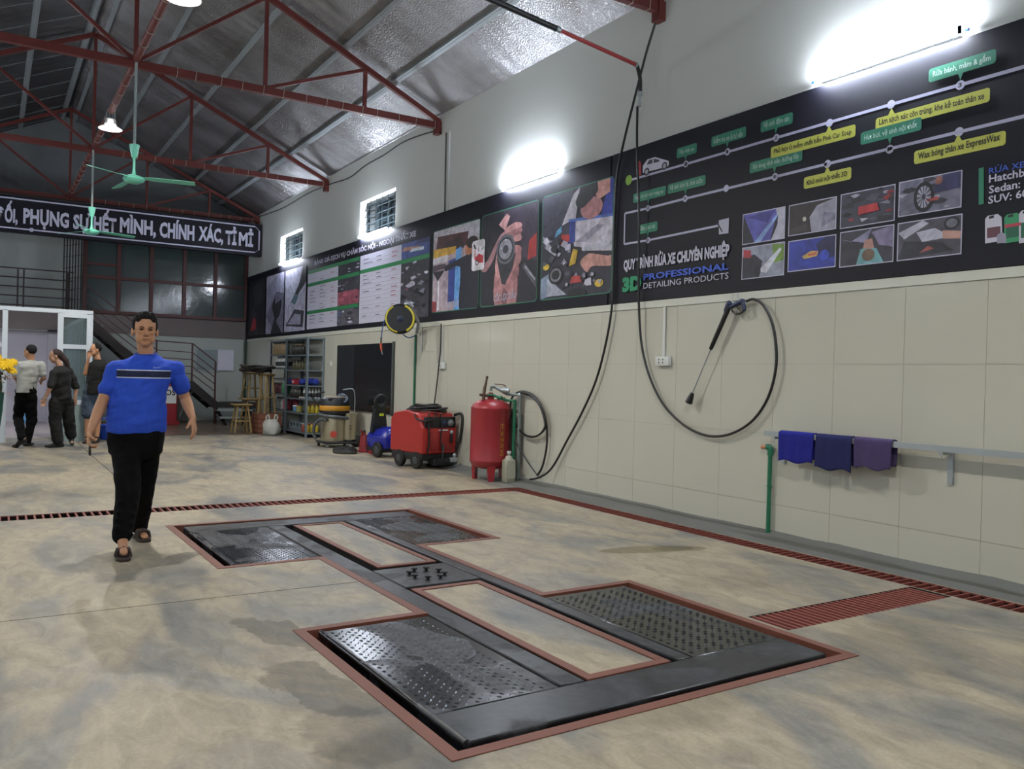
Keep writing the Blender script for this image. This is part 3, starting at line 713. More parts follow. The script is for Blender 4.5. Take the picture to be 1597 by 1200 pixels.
# price lists
def plist(pa, pb, pc, seed, za, zb_, greens, pics):
    ya, yb, yc = yy(pa), yy(pb), yy(pc)
    P.layer = 1
    P.rect(yb, ya, za, zb_, '#bdbdd0'); P.rect(yc, yb, za, zb_, '#2b2b35')
    R_ = random.Random(seed); z = za+.06; n = 0
    while z < zb_-.1:
        z += .075; n += 1
        if any(abs(z-q) < .07 for q in greens): continue
        P.line((ya-.05, z-.03), (yb+.05, z-.03), .005, '#8e8ea2', False)
        for f0, f1, c in ((.08, .32, '#5c5c6c'), (.42, .62, '#5c5c6c'), (.78, .92, '#9c4a58')):
            if R_.random() < .75: P.line((ya+(yb-ya)*f0, z), (ya+(yb-ya)*(f0+(f1-f0)*R_.uniform(.4, 1)), z), .014, c, False)
    P.layer += 2
    for q in greens: P.rect(yc, ya, q-.035, q+.035, '#28794a')
    for (z0, z1, sh) in pics: P.pic(yb, yc, z0, z1, sh)
plist(480, 527, 560, 3, 2.29, 3.56, (2.65, 3.25, 3.53), [(2.29, 2.61, [('#55555f', 'all')]+rnd_bits(1, 14, GREYS+['#5a6ab0', '#8a3f5c', '#b7b7c8'])), (2.69, 2.96, [('#8a4a5a', 'all')]+rnd_bits(2, 8, ['#a8586c', '#6d3040', '#2a2a34'])), (2.96, 3.21, [('#3c3c46', 'all')]+rnd_bits(5, 14, GREYS+['#9c4a58'])), (3.29, 3.49, [('#33333c', 'all')]+rnd_bits(6, 12, GREYS))])
plist(561, 625, 669, 4, 2.29, 3.56, (3.26,), [(2.29, 2.80, [('#3a3a44', 'all')]+rnd_bits(8, 18, GREYS+['#8a3f5c'])), (2.80, 3.22, [('#33333c', 'all')]+rnd_bits(9, 18, GREYS+['#b7b7c8'])), (3.30, 3.56, [('#3a4a86', 'all'), ('#9a6f62', [(0, .5), (.6, .45), (.7, .6), (.1, .75)]), ('#b9c3d0', [(.3, .35), (.8, .3), (.8, .5), (.4, .55)]), ('#2a2f58', [(.5, .8), (1, .7), (1, 1), (.6, 1)])])])
GB = '#2a6a50'
# oil change
P.pic(yy(675), yy(746), 2.345, 3.60, [('#a99aa6', 'all'), ('#b5b3bf', [(0, .9), (1, .8), (1, 1), (0, 1)]), ('#4a2a2c', [(.05, .72), (.75, .74), (.78, .9), (.1, .93)]), ('#2e2024', [(.25, .7), (.7, .72), (.6, .86), (.3, .84)]), ('#c39a3c', [(0, .66), (.5, .68), (.52, .76), (0, .78)]), ('#2b3f86', [(.36, .1), (.5, .1), (.52, .62), (.36, .6)]), ('#5f9ad6', [(.50, 0), (.62, 0), (.64, .74), (.52, .72)]), ('#c4c0cc', [(0, .6), (.34, .6), (.34, .68), (0, .67)]), ('#4d3f4a', [(0, .50), (.3, .52), (.3, .58), (.0, .58)]), ('#232028', [(.0, .5), (.28, .5), (.12, .38)]), ('#d9d6e0', [(.12, .02), (.16, .02), (.16, .38), (.12, .38)]),
    ('#1a1a2a', [(.62, 0), (1, 0), (1, .55), (.9, .66), (.72, .62), (.3, .55), (.3, .48), (.62, .5)]), ('#b0704e', ('o', .80, .69, .09, .07)), ('#1b1512', ('o', .86, .76, .12, .07)), ('#8c3a40', [(0, 0), (.1, 0), (.1, .12), (0, .14)])], GB, .014, .06)
# oil filter in two hands
P.pic(yy(750), yy(837), 2.345, 3.62, [('#22212b', 'all'), ('#3a3340', [(.55, .5), (1, .4), (1, 1), (.4, 1)]), ('#9c3434', [(.84, .42), (.98, .45), (.98, .68), (.86, .62)]), ('#a37a80', [(0, .48), (.12, .5), (.36, .75), (.68, .82), (.72, .74), (.6, .7), (.45, .68), (.3, .62), (.24, .5), (.1, .38), (0, .40)]), ('#b88c8c', [(.32, .86), (.46, .96), (.52, .92), (.44, .78)]), ('#a9787c', [(.28, 0), (.66, 0), (.68, .4), (.74, .56), (.62, .6), (.58, .42), (.34, .4), (.26, .3)]), ('#8d6468', [(.5, .72), (.72, .7), (.73, .78), (.55, .8)]),
    ('#b98a8a', [(.44, .80), (.62, .84), (.72, .82), (.73, .78), (.6, .77), (.46, .75)]), ('#9b6f72', [(.45, .745), (.62, .765), (.73, .765), (.735, .725), (.62, .715), (.46, .70)]), ('#b98a8a', [(.60, .70), (.70, .71), (.735, .68), (.72, .64), (.62, .64), (.58, .67)]), ('#c09090', [(.30, .30), (.27, .42), (.30, .56), (.35, .57), (.36, .45), (.40, .30)]), ('#9b6f72', [(.60, .40), (.66, .52), (.73, .52), (.74, .44), (.68, .36)]), ('#8a6064', [(.56, .26), (.64, .38), (.71, .37), (.70, .28), (.62, .22)]), ('#7d565c', [(.42, .0), (.50, .0), (.52, .12), (.44, .18), (.40, .1)]),
    ('#2f3038', [(.3, .5), (.64, .52), (.60, .38), (.46, .2), (.40, .22)]), ('#60626e', ('o', .46, .58, .17, .16)), ('#22242c', ('o', .46, .58, .14, .13)), ('#8a8c98', ('o', .46, .58, .12, .11)), ('#3a3c46', ('o', .46, .58, .05, .045)), ('#c9c9d4', ('o', .46, .68, .012, .01)), ('#c9c9d4', ('o', .38, .6, .012, .01)), ('#c9c9d4', ('o', .54, .55, .012, .01)), ('#50505c', [(.76, .36), (.80, .40), (1, .22), (1, .12)]), ('#8d8d9a', [(.80, .35), (.82, .37), (.98, .22), (.98, .2)])], GB, .014, .06)
# mechanic leaning over an engine bay
P.pic(yy(844), yy(953), 2.345, 3.63, [('#2b2b38', 'all'), ('#3a3a48', [(0, .5), (.4, .45), (.45, 1), (0, 1)]), ('#b9b5c4', [(.42, .72), (1, .68), (1, .36), (.5, .42)]), ('#33408a', [(.4, .5), (.5, .5), (.5, .72), (.42, .72)]), ('#38439a', [(.85, .7), (1, .66), (1, 1), (.95, 1)]), ('#b4b1bc', [(.30, .68), (.46, .95), (.55, 1), (.50, .72)]), ('#5f9ac0', [(.2, .58), (.3, .62), (.3, .68), (.22, .64)]), ('#a83c38', [(.28, .5), (.42, .52), (.42, .58), (.3, .6)]), ('#4d6cb8', [(.4, .70), (1, .66), (1, .685), (.4, .725)]), ('#8e8c9c', [(.5, .5), (.8, .62), (.9, .60), (.65, .48)]), ('#aeb0be', [(.6, .44), (1, .46), (1, .40), (.62, .40)]), ('#20202a', [(.3, .5), (.6, .44), (.6, .38), (.28, .48)]),
    ('#a9777a', ('o', .72, .78, .15, .10)), ('#c08d86', [(.82, .84), (.96, .88), (.96, 1), (.8, 1), (.76, .9)]), ('#1c1a20', [(.5, .88), (.58, .98), (.78, 1), (.80, .92), (.72, .86), (.6, .8), (.52, .82)]), ('#b58780', [(.58, .3), (.7, .37), (.95, .32), (1, .32), (1, .23), (.75, .25), (.68, .2)]), ('#7888a0', [(.0, .0), (.3, .05), (.15, .25), (0, .2)]), ('#9fa4b6', [(.1, .02), (.4, .02), (.1, .2)]), ('#17171e', ('o', .23, .22, .11, .09)), ('#74747f', ('o', .23, .22, .085, .065)), ('#1d1d26', ('o', .23, .22, .06, .045)), ('#c0a33e', ('o', .08, .31, .05, .03)), ('#b99b3c', [(.42, .28), (.52, .3), (.55, .42), (.48, .44)]), ('#9c3b3b', [(.45, .12), (.62, .12), (.6, .18), (.46, .19)]), ('#b7b7c6', [(.64, .08), (.75, .08), (.74, .15), (.66, .14)]), ('#c4a93f', ('o', .85, .09, .06, .035)), ('#17171e', ('o', .55, .0, .14, .07)), ('#a9abb9', [(.02, .62), (.1, .55), (.24, .42), (.22, .4), (.05, .5)])]
    +rnd_bits(12, 22, GREYS+['#c0c0cf'], (.02, .25), (.45, .6), .07)+rnd_bits(13, 12, GREYS, (.3, .08), (.9, .24), .06), GB, .014, .06)
# round-cornered logo card with a red car
P.pic(yy(737, 410), yy(757, 405), 2.87, 3.30, [('#d6d4de', 'all'), ('#b5303c', [(.3, .25), (.9, .22), (.9, .45), (.55, .55), (.3, .45)]), ('#2a2a36', ('o', .42, .26, .13, .09)), ('#d6d4de', ('o', .42, .26, .07, .045)), ('#b5303c', [(.22, .35), (.3, .35), (.28, .7), (.22, .7)]), ('#2a2a36', [(.1, .86), (.2, .9), (.35, .72), (.25, .7)]), ('#5a3a5a', [(.5, .6), (.58, .62), (.5, .82)]), ('#3d4a7c', [(.65, .6), (.9, .75), (.92, .7)])], None, 0, .05, 44)
P.build('printed_artwork', M_print, t, smooth=False)
M_white_t = mat('print_white', '#b8b8cc', .6); M_black_t = mat('print_black', '#17171c', .6)
def bt(s, a, b, h, m, parent, bold=.02, up0=0, ext=.016, off=0):
    p = onX(a[0], a[1], BX); q = onX(b[0], b[1], BX)
    return text('lettering', s, (BX, p.y, p.z), (BX, q.y, q.z), h, m, parent, bold=bold, ext=ext)
bt('BẢNG GIÁ DỊCH VỤ CHĂM SÓC NỘI - NGOẠI THẤT XE', (492, 416), (650, 371), .17, M_white_t, t, .03)
bt('THAY DẦU', (696, 482), (717, 478), .15, M_white_t, t, .02)
bt('CỐC LỌC DẦU', (771, 474), (806, 468), .16, M_white_t, t, .02)

t = thing('wall_banner', 'black car-wash process banner with linked steps on the near half of the wall', 'banner', (BX, 3.5, ZB))
MB().box((BX, -1.6, ZB), (W, 7.405, ZT)).build('backing', M_ban, t, smooth=False)
P = Print(); LN = '#a9a9c2'
def step(path, w_=.03):
    q = [wq(*p) for p in path]
    for a, b in zip(q, q[1:]): P.line(a, b, w_, LN)
step([(983, 281), (1070, 256), (1211, 215), (1390, 163), (1597, 104)], .024)
def extl(p1, p2, yto):      # continue a line along the banner beyond the frame
    a, b = wq(*p1), wq(*p2); k = (yto-a[0])/(b[0]-a[0]); return (yto, a[1]+(b[1]-a[1])*k)
P.line(wq(1500, 132), extl((1390, 163), (1500, 132), 1.5), .024, LN)
step([(975, 333), (1011, 325), (1069, 310), (1209, 276), (1290, 256), (1496, 206), (1597, 182)], .024)
P.line(wq(1496, 206), extl((1290, 256), (1496, 206), 1.5), .024, LN)
step([(975, 333), (974, 381), (1011, 375), (1122, 352)], .022)
P.layer = 8
for px_, py_ in ((1070, 256), (1135, 237), (1211, 215), (1294, 192), (1390, 163), (1498, 133), (1011, 325), (1069, 310), (1133, 294), (1209, 276), (1291, 256), (1388, 233), (1496, 206), (1011, 375)):
    y, z = wq(px_, py_); P.layer = 8; P.circ(y, z, .034, '#b5b5cc', 14)
    if (px_, py_) in ((1070, 256), (1135, 237), (1211, 215), (1498, 133), (1011, 325), (1069, 310), (1209, 276), (1388, 233), (1011, 375)): P.circ(y, z, .022, '#26262f' if px_ == 1070 else '#a8a8bf', 14)
y, z = wq(981, 281); P.circ(y, z, .055, '#7fa83a', 14)
# little white car outline and red attendant
P.px([(994, 275), (1000, 273), (1000, 253), (996, 250), (993, 256)], '#a8323a')
P.px([(1003, 270), (1003, 259), (1010, 249), (1022, 245), (1032, 248), (1043, 251), (1044, 256), (1042, 260)], '#c4c4d4')
P.px([(1009, 257), (1013, 250), (1018, 248.5), (1018, 255)], '#3a3a48'); P.px([(1020, 254.5), (1020, 248), (1027, 249), (1030, 252)], '#3a3a48')
for c in ((1009, 268), (1037, 259)):
    y, z = wq(*c); P.circ(y, z, .042, '#2a2a34', 12); P.circ(y, z, .025, '#a0a0b0', 12)
def lab(x0, y0, x1, y1, h, c, s, tc, ptr, updown):
    """label whose lower edge runs from (x0,y0) to (x1,y1)"""
    a = wq(x0, y0); b = wq(x1, y1); P.layer = 14+3*(len(LABS) % 5); h = .10
    z0 = (a[1]+b[1])/2; P.rrect(b[0], a[0], z0, z0+h, .02, c)
    q = wq(*ptr)
    if updown < 0: P.poly([(q[0]+.02, z0+.005), (q[0]-.02, z0+.005), (q[0], z0-.05)], c)
    else: P.poly([(q[0]+.03, z0+h-.005), (q[0]-.03, z0+h-.005), (q[0], z0+h+.05)], c)
    LABS.append((s, (BX, a[0]-.035, a[1]+.018), (BX, b[0]+.035, b[1]+.018), h-.034, tc))
LABS = []
G_, Y_ = '#2c7a60', '#b5b84e'
lab(1056, 247, 1087, 239, .15, G_, 'Tiếp nhận xe', 'w', (1070, 245), -1)
lab(1110, 229, 1164, 215, .15, G_, 'Kiểm tra xe & tư vấn', 'w', (1135, 225), -1)
lab(1187, 207, 1237, 193, .15, G_, 'Vệ sinh đệm sàn', 'w', (1211, 201), -1)
lab(1449, 129, 1554, 99, .15, G_, 'Rửa bánh, mâm & gầm', 'w', (1499, 115), -1)
lab(1203, 247, 1335, 214, .15, Y_, 'Phủ bọt ủ mềm chất bẩn Pink Car Soap', 'k', (1294, 200), 1)
lab(1366, 204, 1544, 160, .15, Y_, 'Làm sạch xác côn trùng, khe kẽ toàn thân xe', 'k', (1391, 172), 1)
lab(988, 317, 1039, 305, .15, G_, 'Kiểm tra lại tình trạng xe', 'w', (1012, 311), -1)
lab(1042, 303, 1101, 289, .15, G_, 'Vệ sinh kính lái, kính sườn', 'w', (1070, 296), -1)
lab(1170, 271, 1252, 251, .15, G_, 'Xịt dung dịch bảo dưỡng lốp', 'w', (1209, 262), -1)
lab(1343, 227, 1438, 203, .15, G_, 'Hút bụi, vệ sinh nội thất', 'w', (1389, 215), -1)
lab(1254, 296, 1328, 279, .15, Y_, 'Khử mùi nội thất 3D', 'k', (1291, 265), 1)
lab(1426, 258, 1569, 225, .15, Y_, 'Wax bóng thân xe ExpressWax', 'k', (1495, 215), 1)
lab(997, 366, 1026, 360, .14, G_, 'Bàn giao xe', 'w', (1011, 363), -1)
P.px([(1122, 366), (1122, 344), (1138, 340), (1137, 364)], '#a9a9bd'); P.px([(1118, 348), (1120, 346), (1128, 361), (1127, 363)], '#2a2a36')
def q4(a, b):     # picture rect from upper-left px and lower-right px
    p = wq(*a); q = wq(*b); return p[0], q[0], q[1], p[1]
BD = '#b5b5cc'
def pq(a, b, sh): y0, y1, z0, z1 = q4(a, b); P.pic(y0, y1, z0, z1, sh, BD, .008)
pq((1160, 336), (1223, 371), [('#5a5ab0', 'all'), ('#3a3a86', [(.1, .9), (.8, 1), (.6, .6)]), ('#b5b5c8', [(.8, 1), (1, 1), (1, 0), (.7, 0), (.85, .5)]), ('#8aa8e0', [(.28, 0), (.45, 0), (.85, .75), (.8, .8)]), ('#1d1d2c', [(0, 0), (.3, 0), (.06, .8), (0, 1)]), ('#15151f', [(.7, 0), (.82, .4), (.86, .8), (.78, .6), (.68, 0)])])
pq((1232, 322), (1303, 356), [('#2a2428', 'all'), ('#9a9aac', [(.5, 0), (.45, .5), (.6, .85), (1, 1), (1, 0)]), ('#7c7c90', [(.7, .1), (1, .3), (1, .5), (.75, .6)]), ('#c8c8b8', ('o', .34, .47, .04, .08)), ('#3a3438', [(0, .2), (.4, .3), (.4, .1), (0, 0)])])
pq((1313, 305), (1394, 343), [('#3a3a48', 'all')]+rnd_bits(20, 26, GREYS+['#b9b9cc', '#8a2f34'])+[('#a8343a', [(.35, .3), (.75, .35), (.7, .58), (.35, .55)])])
pq((1404, 286), (1498, 322), [('#6c6c80', 'all')]+rnd_bits(21, 18, GREYS+['#c4c4d6'])+[('#33345a', [(.6, .5), (1, .55), (1, 1), (.75, 1), (.58, .7)]), ('#17171f', ('o', .42, .45, .17, .45)), ('#9a9aac', ('o', .42, .45, .12, .33)), ('#3a3a48', ('o', .42, .45, .03, .09)), ('#8a5a50', ('o', .66, .85, .06, .12)), ('#b0504c', [(.46, .36), (.66, .4), (.66, .3), (.48, .28)])]+[('#2a2a34', [(.42, .45), (.42+.12*math.cos(a), .45+.33*math.sin(a)), (.42+.12*math.cos(a+.16), .45+.33*math.sin(a+.16))]) for a in [i*.52 for i in range(12)]])
pq((1159, 388), (1222, 428), [('#8c92a4', 'all'), ('#2a2a36', [(0, 0), (.42, 0), (.5, .5), (.3, .75), (0, .7)]), ('#a83a42', [(.02, .68), (.22, .66), (.2, .9), (.02, .95)]), ('#6a8a3e', [(.78, .4), (1, .45), (1, .95), (.72, 1)]), ('#c8ccd8', [(.4, .2), (.9, .85), (.95, .8), (.6, .1)]), ('#16161e', ('o', .38, .2, .08, .2))])
pq((1231, 378), (1302, 415), [('#2c3a98', 'all'), ('#c8a85a', [(.3, .45), (.5, .6), (.65, .55), (.62, .4), (.35, .35)]), ('#b8604c', [(.42, .5), (.62, .55), (.62, .45), (.45, .42)]), ('#1b1f4a', [(.6, .8), (.8, 1), (1, 1), (1, .3), (.7, .3)]), ('#3b4cc0', ('o', .78, .4, .1, .18))])
pq((1312, 364), (1392, 407), [('#33323e', 'all'), ('#8a88a8', [(0, .8), (.5, .6), (.6, 1), (.2, .7)]), ('#77708e', [(.6, .9), (1, 1), (1, .4), (.75, .5)]), ('#b58a80', [(.42, .3), (.48, .7), (.62, .72), (.66, .4)]), ('#6aa0a8', [(.32, 0), (.4, .45), (.7, .42), (.84, 0)]), ('#6e5a4c', ('o', .55, .25, .12, .18))])
pq((1402, 350), (1498, 395), [('#4a4854', 'all'), ('#a9a9ba', [(0, .75), (.4, 1), (.5, .9), (.1, .55)]), ('#b7b7cb', [(.3, .7), (.6, .75), (.72, .62), (.74, .45), (.4, .42)]), ('#b08a80', [(.72, .66), (1, .58), (1, .38), (.72, .44)]), ('#1d1d26', ('o', .86, .82, .12, .17)), ('#6a6a78', ('o', .86, .82, .09, .12)), ('#2c2c36', [(0, 0), (.9, .1), (.7, .35), (.1, .5)]), ('#8d4e4a', [(.35, .12), (.6, .2), (.5, .3)])])
P.px([(1527, 320), (1527, 263), (1535, 261), (1535, 318)], '#2c7a60')
# bottles at the edge of the frame
for k, (bx, top, c) in enumerate(((1537, 336, '#b9b9c8'), (1567, 334, '#2f8a5e'), (1590, 328, '#b9b9c8'))):
    P.px([(bx, 380), (bx, top+6), (bx+4, top+1), (bx+20, top-2), (bx+26, top+3), (bx+27, 376)], c)
    P.px([(bx+3, 372), (bx+3, top+20), (bx+24, top+17), (bx+24, 369)], '#5c3a44' if k == 0 else '#1f5a44')
    P.px([(bx+6, top+6), (bx+6, top+2), (bx+14, top), (bx+14, top+4)], '#22222c')
P.px([(1568, 356), (1593, 352), (1593, 347), (1568, 351)], '#a83a4a')
P.px([(1556, 380), (1556, 367), (1563, 362), (1570, 366), (1571, 379)], '#8a8a9c')
P.build('printed_artwork', M_print, t, smooth=False)
M_lw = mat('print_pale', '#a8c4bb', .6)
for s, a, b, h, c in LABS: text('lettering', s, a, b, h, M_lw if c == 'w' else M_black_t, t, bold=.012 if c == 'w' else .02, ext=.012)
MATS['print_blue'] = mat('print_blue', '#3c5cc4', .6); M_bl = MATS['print_blue']; M_gr = mat('print_green', '#23875e', .6)
bt('QUY TRÌNH RỬA XE CHUYÊN NGHIỆP', (974, 427), (1139, 405), .185, M_white_t, t, .05)
bt('PROFESSIONAL', (1005, 438), (1138, 421), .068, M_bl, t, .03)
bt('DETAILING PRODUCTS', (1005, 451), (1138, 435), .060, M_white_t, t, .0)
bt('3D', (972, 457), (1002, 453), .165, M_gr, t, .07)
bt('RỬA XE THEO', (1544, 272), (1650, 252), .055, M_bl, t, .01)
bt('Hatchback:', (1544, 286), (1632, 270), .055, M_white_t, t, .02)
bt('Sedan: 50.000', (1544, 303), (1655, 282), .055, M_white_t, t, .02)
bt('SUV: 60.000', (1543, 319), (1640, 301), .055, M_white_t, t, .02)
for s, (px_, py_) in (('1', (1135, 237)), ('2', (1211, 215)), ('3', (1498, 133)), ('10', (1011, 325)), ('9', (1069, 310)), ('8', (1209, 276)), ('7', (1388, 233)), ('11', (1011, 375))):
    y, z = wq(px_, py_); text('lettering', s, (BX, y+.014, z-.016), (BX, y-.014, z-.016), .032, M_black_t, t, bold=.02, ext=.009)
# ------------------------------------------------------------------ wall fittings, hoses and pipes
def on_wall(px, py, d=.03): return onX(px, py, W-d)
# overhead boom with its hose
t = thing('hose_boom', 'overhead boom, black arm with a red end pipe, carrying the wash hose', 'hose boom', onZ(900, 60, 4.55))
ZB_ = 4.58
a = onZ(992, 101, ZB_); b = onZ(870, 46, ZB_); c = b+(b-a)*1.35
MB().cyl(c, b, .028, n=14).build('black_arm', M_black, t)
MB().cyl(b-(b-a).normalized()*.02, b+(b-a).normalized()*.03, .032, n=14).build('clamp_ring', M_galv, t)
MB().cyl(b, a, .020, n=14).build('red_pipe', mat('red_enamel_pipe', '#a03a3c', .4), t)
MB().cyl(c+V(0, 0, .02), V(c.x, c.y, roofz(c.x)-.05), .03).build('pivot_post', M_steel, t)
MB().cyl(a-(b-a).normalized()*.01, a+(b-a).normalized()*.02, .026).build('end_collar', M_galv, t)
e0 = a-(b-a).normalized()*.015
pts = [e0, onX(996, 112, e0.x+.04), onX(998.5, 125, e0.x+.06), onX(998.5, 143, e0.x+.07)]
MB().tube(spline(pts, 5), .021).build('elbow_hose', M_black, t)
k0 = pts[-1]; k1 = onX(997, 166, k0.x)
mb = MB(); mb.cyl(k0, k0+(k1-k0)*.3, .025); mb.cyl(k0+(k1-k0)*.3, k0+(k1-k0)*.75, .014); mb.cyl(k0+(k1-k0)*.75, k1, .018); mb.build('swivel', M_galv, t)
# hose from the boom round to the gun
HP = [(994, 166), (993.5, 230), (996.5, 330), (996, 420), (996.5, 480), (1001, 540), (1014, 590), (1035, 632), (1062, 660), (1090, 676), (1116, 681), (1145, 675), (1175, 655), (1198, 620), (1210, 575), (1210, 535), (1203, 500), (1190, 476), (1175, 467), (1164, 470)]
dep = [k1.x, 5.75, 5.80, 5.83, 5.85]+[5.87]*15
t = thing('pressure_hose', 'black high-pressure hose looping down the tiled wall from the boom to the spray gun', 'hose', on_wall(1113, 682))
MB().tube(spline([onX(p[0], p[1], d_) for p, d_ in zip(HP, dep)], 6), .0125, 8).build('hose', M_black, t)
# spray gun and lance hanging from a hook
t = thing('spray_gun', 'black and blue pressure-washer spray gun with a long lance hung on the wall', 'spray gun', on_wall(1150, 480))
X_ = .085
h1 = on_wall(1137, 479, X_); h2 = on_wall(1109, 543, X_); h3 = on_wall(1080, 613, X_); h4 = on_wall(1074, 628, X_)
mb = MB(); mb.cap(h1, h2, .024, .020, 12); mb.build('foam_grip', M_black, t)
MB().tube([h2, h2+(h3-h2)*.5+V(0, 0, .004), h3], .0065, 8).build('lance_pipe', M_galv, t)
MB().lathe(h3, [(.012, 0), (.022, .01), (.038, (h4-h3).length*1.0), (.032, (h4-h3).length*1.0+.004), (.0, .05)], 14, axis=(h4-h3)).build('nozzle_guard', M_blackgloss, t)
body = [on_wall(1131, 486, X_), on_wall(1131, 474, X_), on_wall(1138, 470, X_), on_wall(1146, 474, X_), on_wall(1156, 467, X_), on_wall(1163, 470, X_), on_wall(1164, 481, X_), on_wall(1158, 488, X_), on_wall(1151, 491, X_), on_wall(1142, 490, X_)]
def yzprism(pts, th): 
    mb = MB(); n = len(pts); vs = [p-V(th/2, 0, 0) for p in pts]+[p+V(th/2, 0, 0) for p in pts]
    return mb.add(vs, [tuple(range(n)), tuple(range(2*n-1, n-1, -1))]+[(i, (i+1) % n, n+(i+1) % n, n+i) for i in range(n)])
mb = MB(); mb.cap(on_wall(1137, 474, X_), on_wall(1133, 484, X_), .030, .026); mb.cap(on_wall(1140, 479, X_), on_wall(1158, 470, X_), .024, .024); mb.cap(on_wall(1158, 470, X_), on_wall(1161, 483, X_), .022, .018); mb.build('gun_body', mat('dark_blue_plastic', '#16233f', .35), t)
mb = MB(); mb.tube(spline([on_wall(1141, 484, X_), on_wall(1147, 490, X_), on_wall(1155, 489, X_), on_wall(1161, 484, X_)], 4), .009); mb.build('trigger_guard', M_blackgloss, t)
mb = MB(); mb.tube([on_wall(1146, 479, X_), on_wall(1149, 484, X_), on_wall(1153, 487, X_)], .007); mb.build('trigger', mat('pale_trigger', '#8e8a80', .5), t)
for q in ((1141, 461), (1149, 460)):
    MB().tube([on_wall(q[0], q[1]-2, .024), on_wall(q[0], q[1]-2, .03), on_wall(q[0]+1, q[1]+12, .045)], .004, 6).build('hook_wire', M_galv, t)
# second hose hanging from the truss end down to the tank corner
t = thing('air_hose', 'black hose hanging from the truss end and swinging down to the floor by the tank', 'hose', onX(955, 480, 5.87))
H2 = [(1022, 36), (1008, 82), (993, 140), (975, 212), (963, 270), (959, 330), (957, 400), (955, 470), (946, 530), (930, 592), (908, 643), (884, 688), (866, 722), (853, 738), (838, 746), (826, 748)]
dd = [5.80, 5.80, 5.80, 5.82, 5.84, 5.86]+[5.87]*7+[5.82, 5.74, 5.68]
q = [onX(p[0], p[1], d_) for p, d_ in zip(H2, dd)]
for p in q[-3:]: p.z = max(p.z, .045)
MB().tube(spline(q, 6), .013, 8).build('hose', M_black, t)
# cable sagging along the top of the wall and the drop cable
t = thing('wall_cable', 'thin black cable sagging along the wall top between two truss ends', 'cable', on_wall(600, 236))
MB().tube(spline([on_wall(398, 340), on_wall(440, 325), on_wall(480, 302), on_wall(516, 287), on_wall(545, 277), on_wall(570, 258), on_wall(600, 241), on_wall(630, 221), on_wall(672, 206), on_wall(688, 207)], 5), .010, 6).build('cable', M_black, t)
t = thing('wall_cable', 'black cable dropping straight from the truss end to the banner top, beside a pale conduit', 'cable', on_wall(695, 270))
MB().tube([on_wall(696, 207, .02), on_wall(694.5, 270, .02), on_wall(693.5, 337, .02)], .009, 6).build('cable', M_black, t)
MB().box((W-.02, on_wall(697, 270).y-.03, 3.88), (W, on_wall(697, 270).y-.005, 5.1)).build('conduit', M_wplastic, t, smooth=False)
# white conduits with sockets
def socket_box(px, ya, zt, zb, label, cable=False):
    t = thing('wall_socket', label, 'socket', (W, ya, zb))
    MB().box((W-.026, ya-.016, zb+.03), (W-.008, ya+.016, zt)).build('conduit', M_wplastic, t, smooth=False)
    mb = MB(); mb.bbox((W-.055, ya-.11, zb-.06), (W-.008, ya+.09, zb+.035), .006); pl = mb.build('socket_plate', M_wplastic, t)
    mb = MB()
    for dy in (-.03, .03):
        for dz in (-.03, 0): mb.box((W-.057, ya+dy-.006, zb+dz-.004), (W-.055, ya+dy+.006, zb+dz+.010))
    mb.build('socket_hole', M_dark, pl, smooth=False); return t
yA = on_wall(1034.7, 520).y
socket_box(0, yA, 2.13, 1.575, 'white power socket under a vertical conduit, left of the spray lance')
yB = on_wall(689, 560).y
s_ = socket_box(0, yB, 2.13, 1.52, 'white power socket on a conduit above the red pressure washer')
t = thing('power_cable', 'black flex running from the wall socket down to the red pressure washer', 'cable', (W-.05, yB, 1.5))
MB().tube(spline([on_wall(688, 505, .05), on_wall(687, 545, .05), on_wall(685, 562, .07), on_wall(683, 585, .05), on_wall(680, 610, .06), on_wall(676, 640, .12)], 5), .010, 6).build('cable', M_black, t)
t = thing('wall_conduit', 'short pale conduit below the banner, right of the hose reel', 'conduit', on_wall(657, 520))
yC = on_wall(657, 520).y
MB().box((W-.022, yC-.014, 1.72), (W-.008, yC+.014, 2.12)).build('conduit', M_wplastic, t, smooth=False)
t = thing('light_switch', 'small white switch on the wall right of the metal shelving', 'switch', on_wall(515, 568)); p = on_wall(515, 568)
mb = MB(); mb.bbox((W-.02, p.y-.06, p.z-.05), (W-.008, p.y+.06, p.z+.05), .005); mb.build('switch_plate', M_wplastic, t)
# green water pipes
def pipe(path, r, name, m, par, n=10): return MB().tube(path, r, n).build(name, m, par)
t = thing('green_pipe', 'green plastic pipe rising from the red washer to the hose reel', 'pipe', (W-.03, 12.62, 1))
pa = on_wall(648, 522); pb = V(pa.x, pa.y, .25)
pipe([V(W-.03, pa.y, .06), V(W-.03, pa.y, pa.z)], .017, 'pipe', M_pvc, t)
t = thing('green_pipe', 'green plastic stand pipe with an elbow below the left end of the towel rail', 'pipe', (W-.04, 5.10, .4))
pt_ = on_wall(1201.5, 700, .04); pe = on_wall(1190, 700, .09)
pipe([V(W-.04, pt_.y, .04), V(W-.04, pt_.y, pt_.z-.03)], .019, 'pipe', M_pvc, t, 12)
mb = MB(); mb.tube(spline([V(W-.04, pt_.y, pt_.z-.06), V(W-.04, pt_.y, pt_.z-.01), V(W-.045, pt_.y+.01, pt_.z+.012), V(W-.05, pt_.y+.035, pt_.z+.012)], 4), .026, 12); mb.build('elbow', M_pvc, t)
MB().cyl(V(W-.05, pt_.y+.03, pt_.z+.012), V(W-.055, pt_.y+.085, pt_.z+.008), .018).build('plug', mat('salmon_plug', '#b97a5c', .5), t)
for z in (.45, .76): MB().torus((W-.04, pt_.y, z), .022, .005, (0, 0, 1), 14, 5).build('pipe_clip', M_pvc, t)
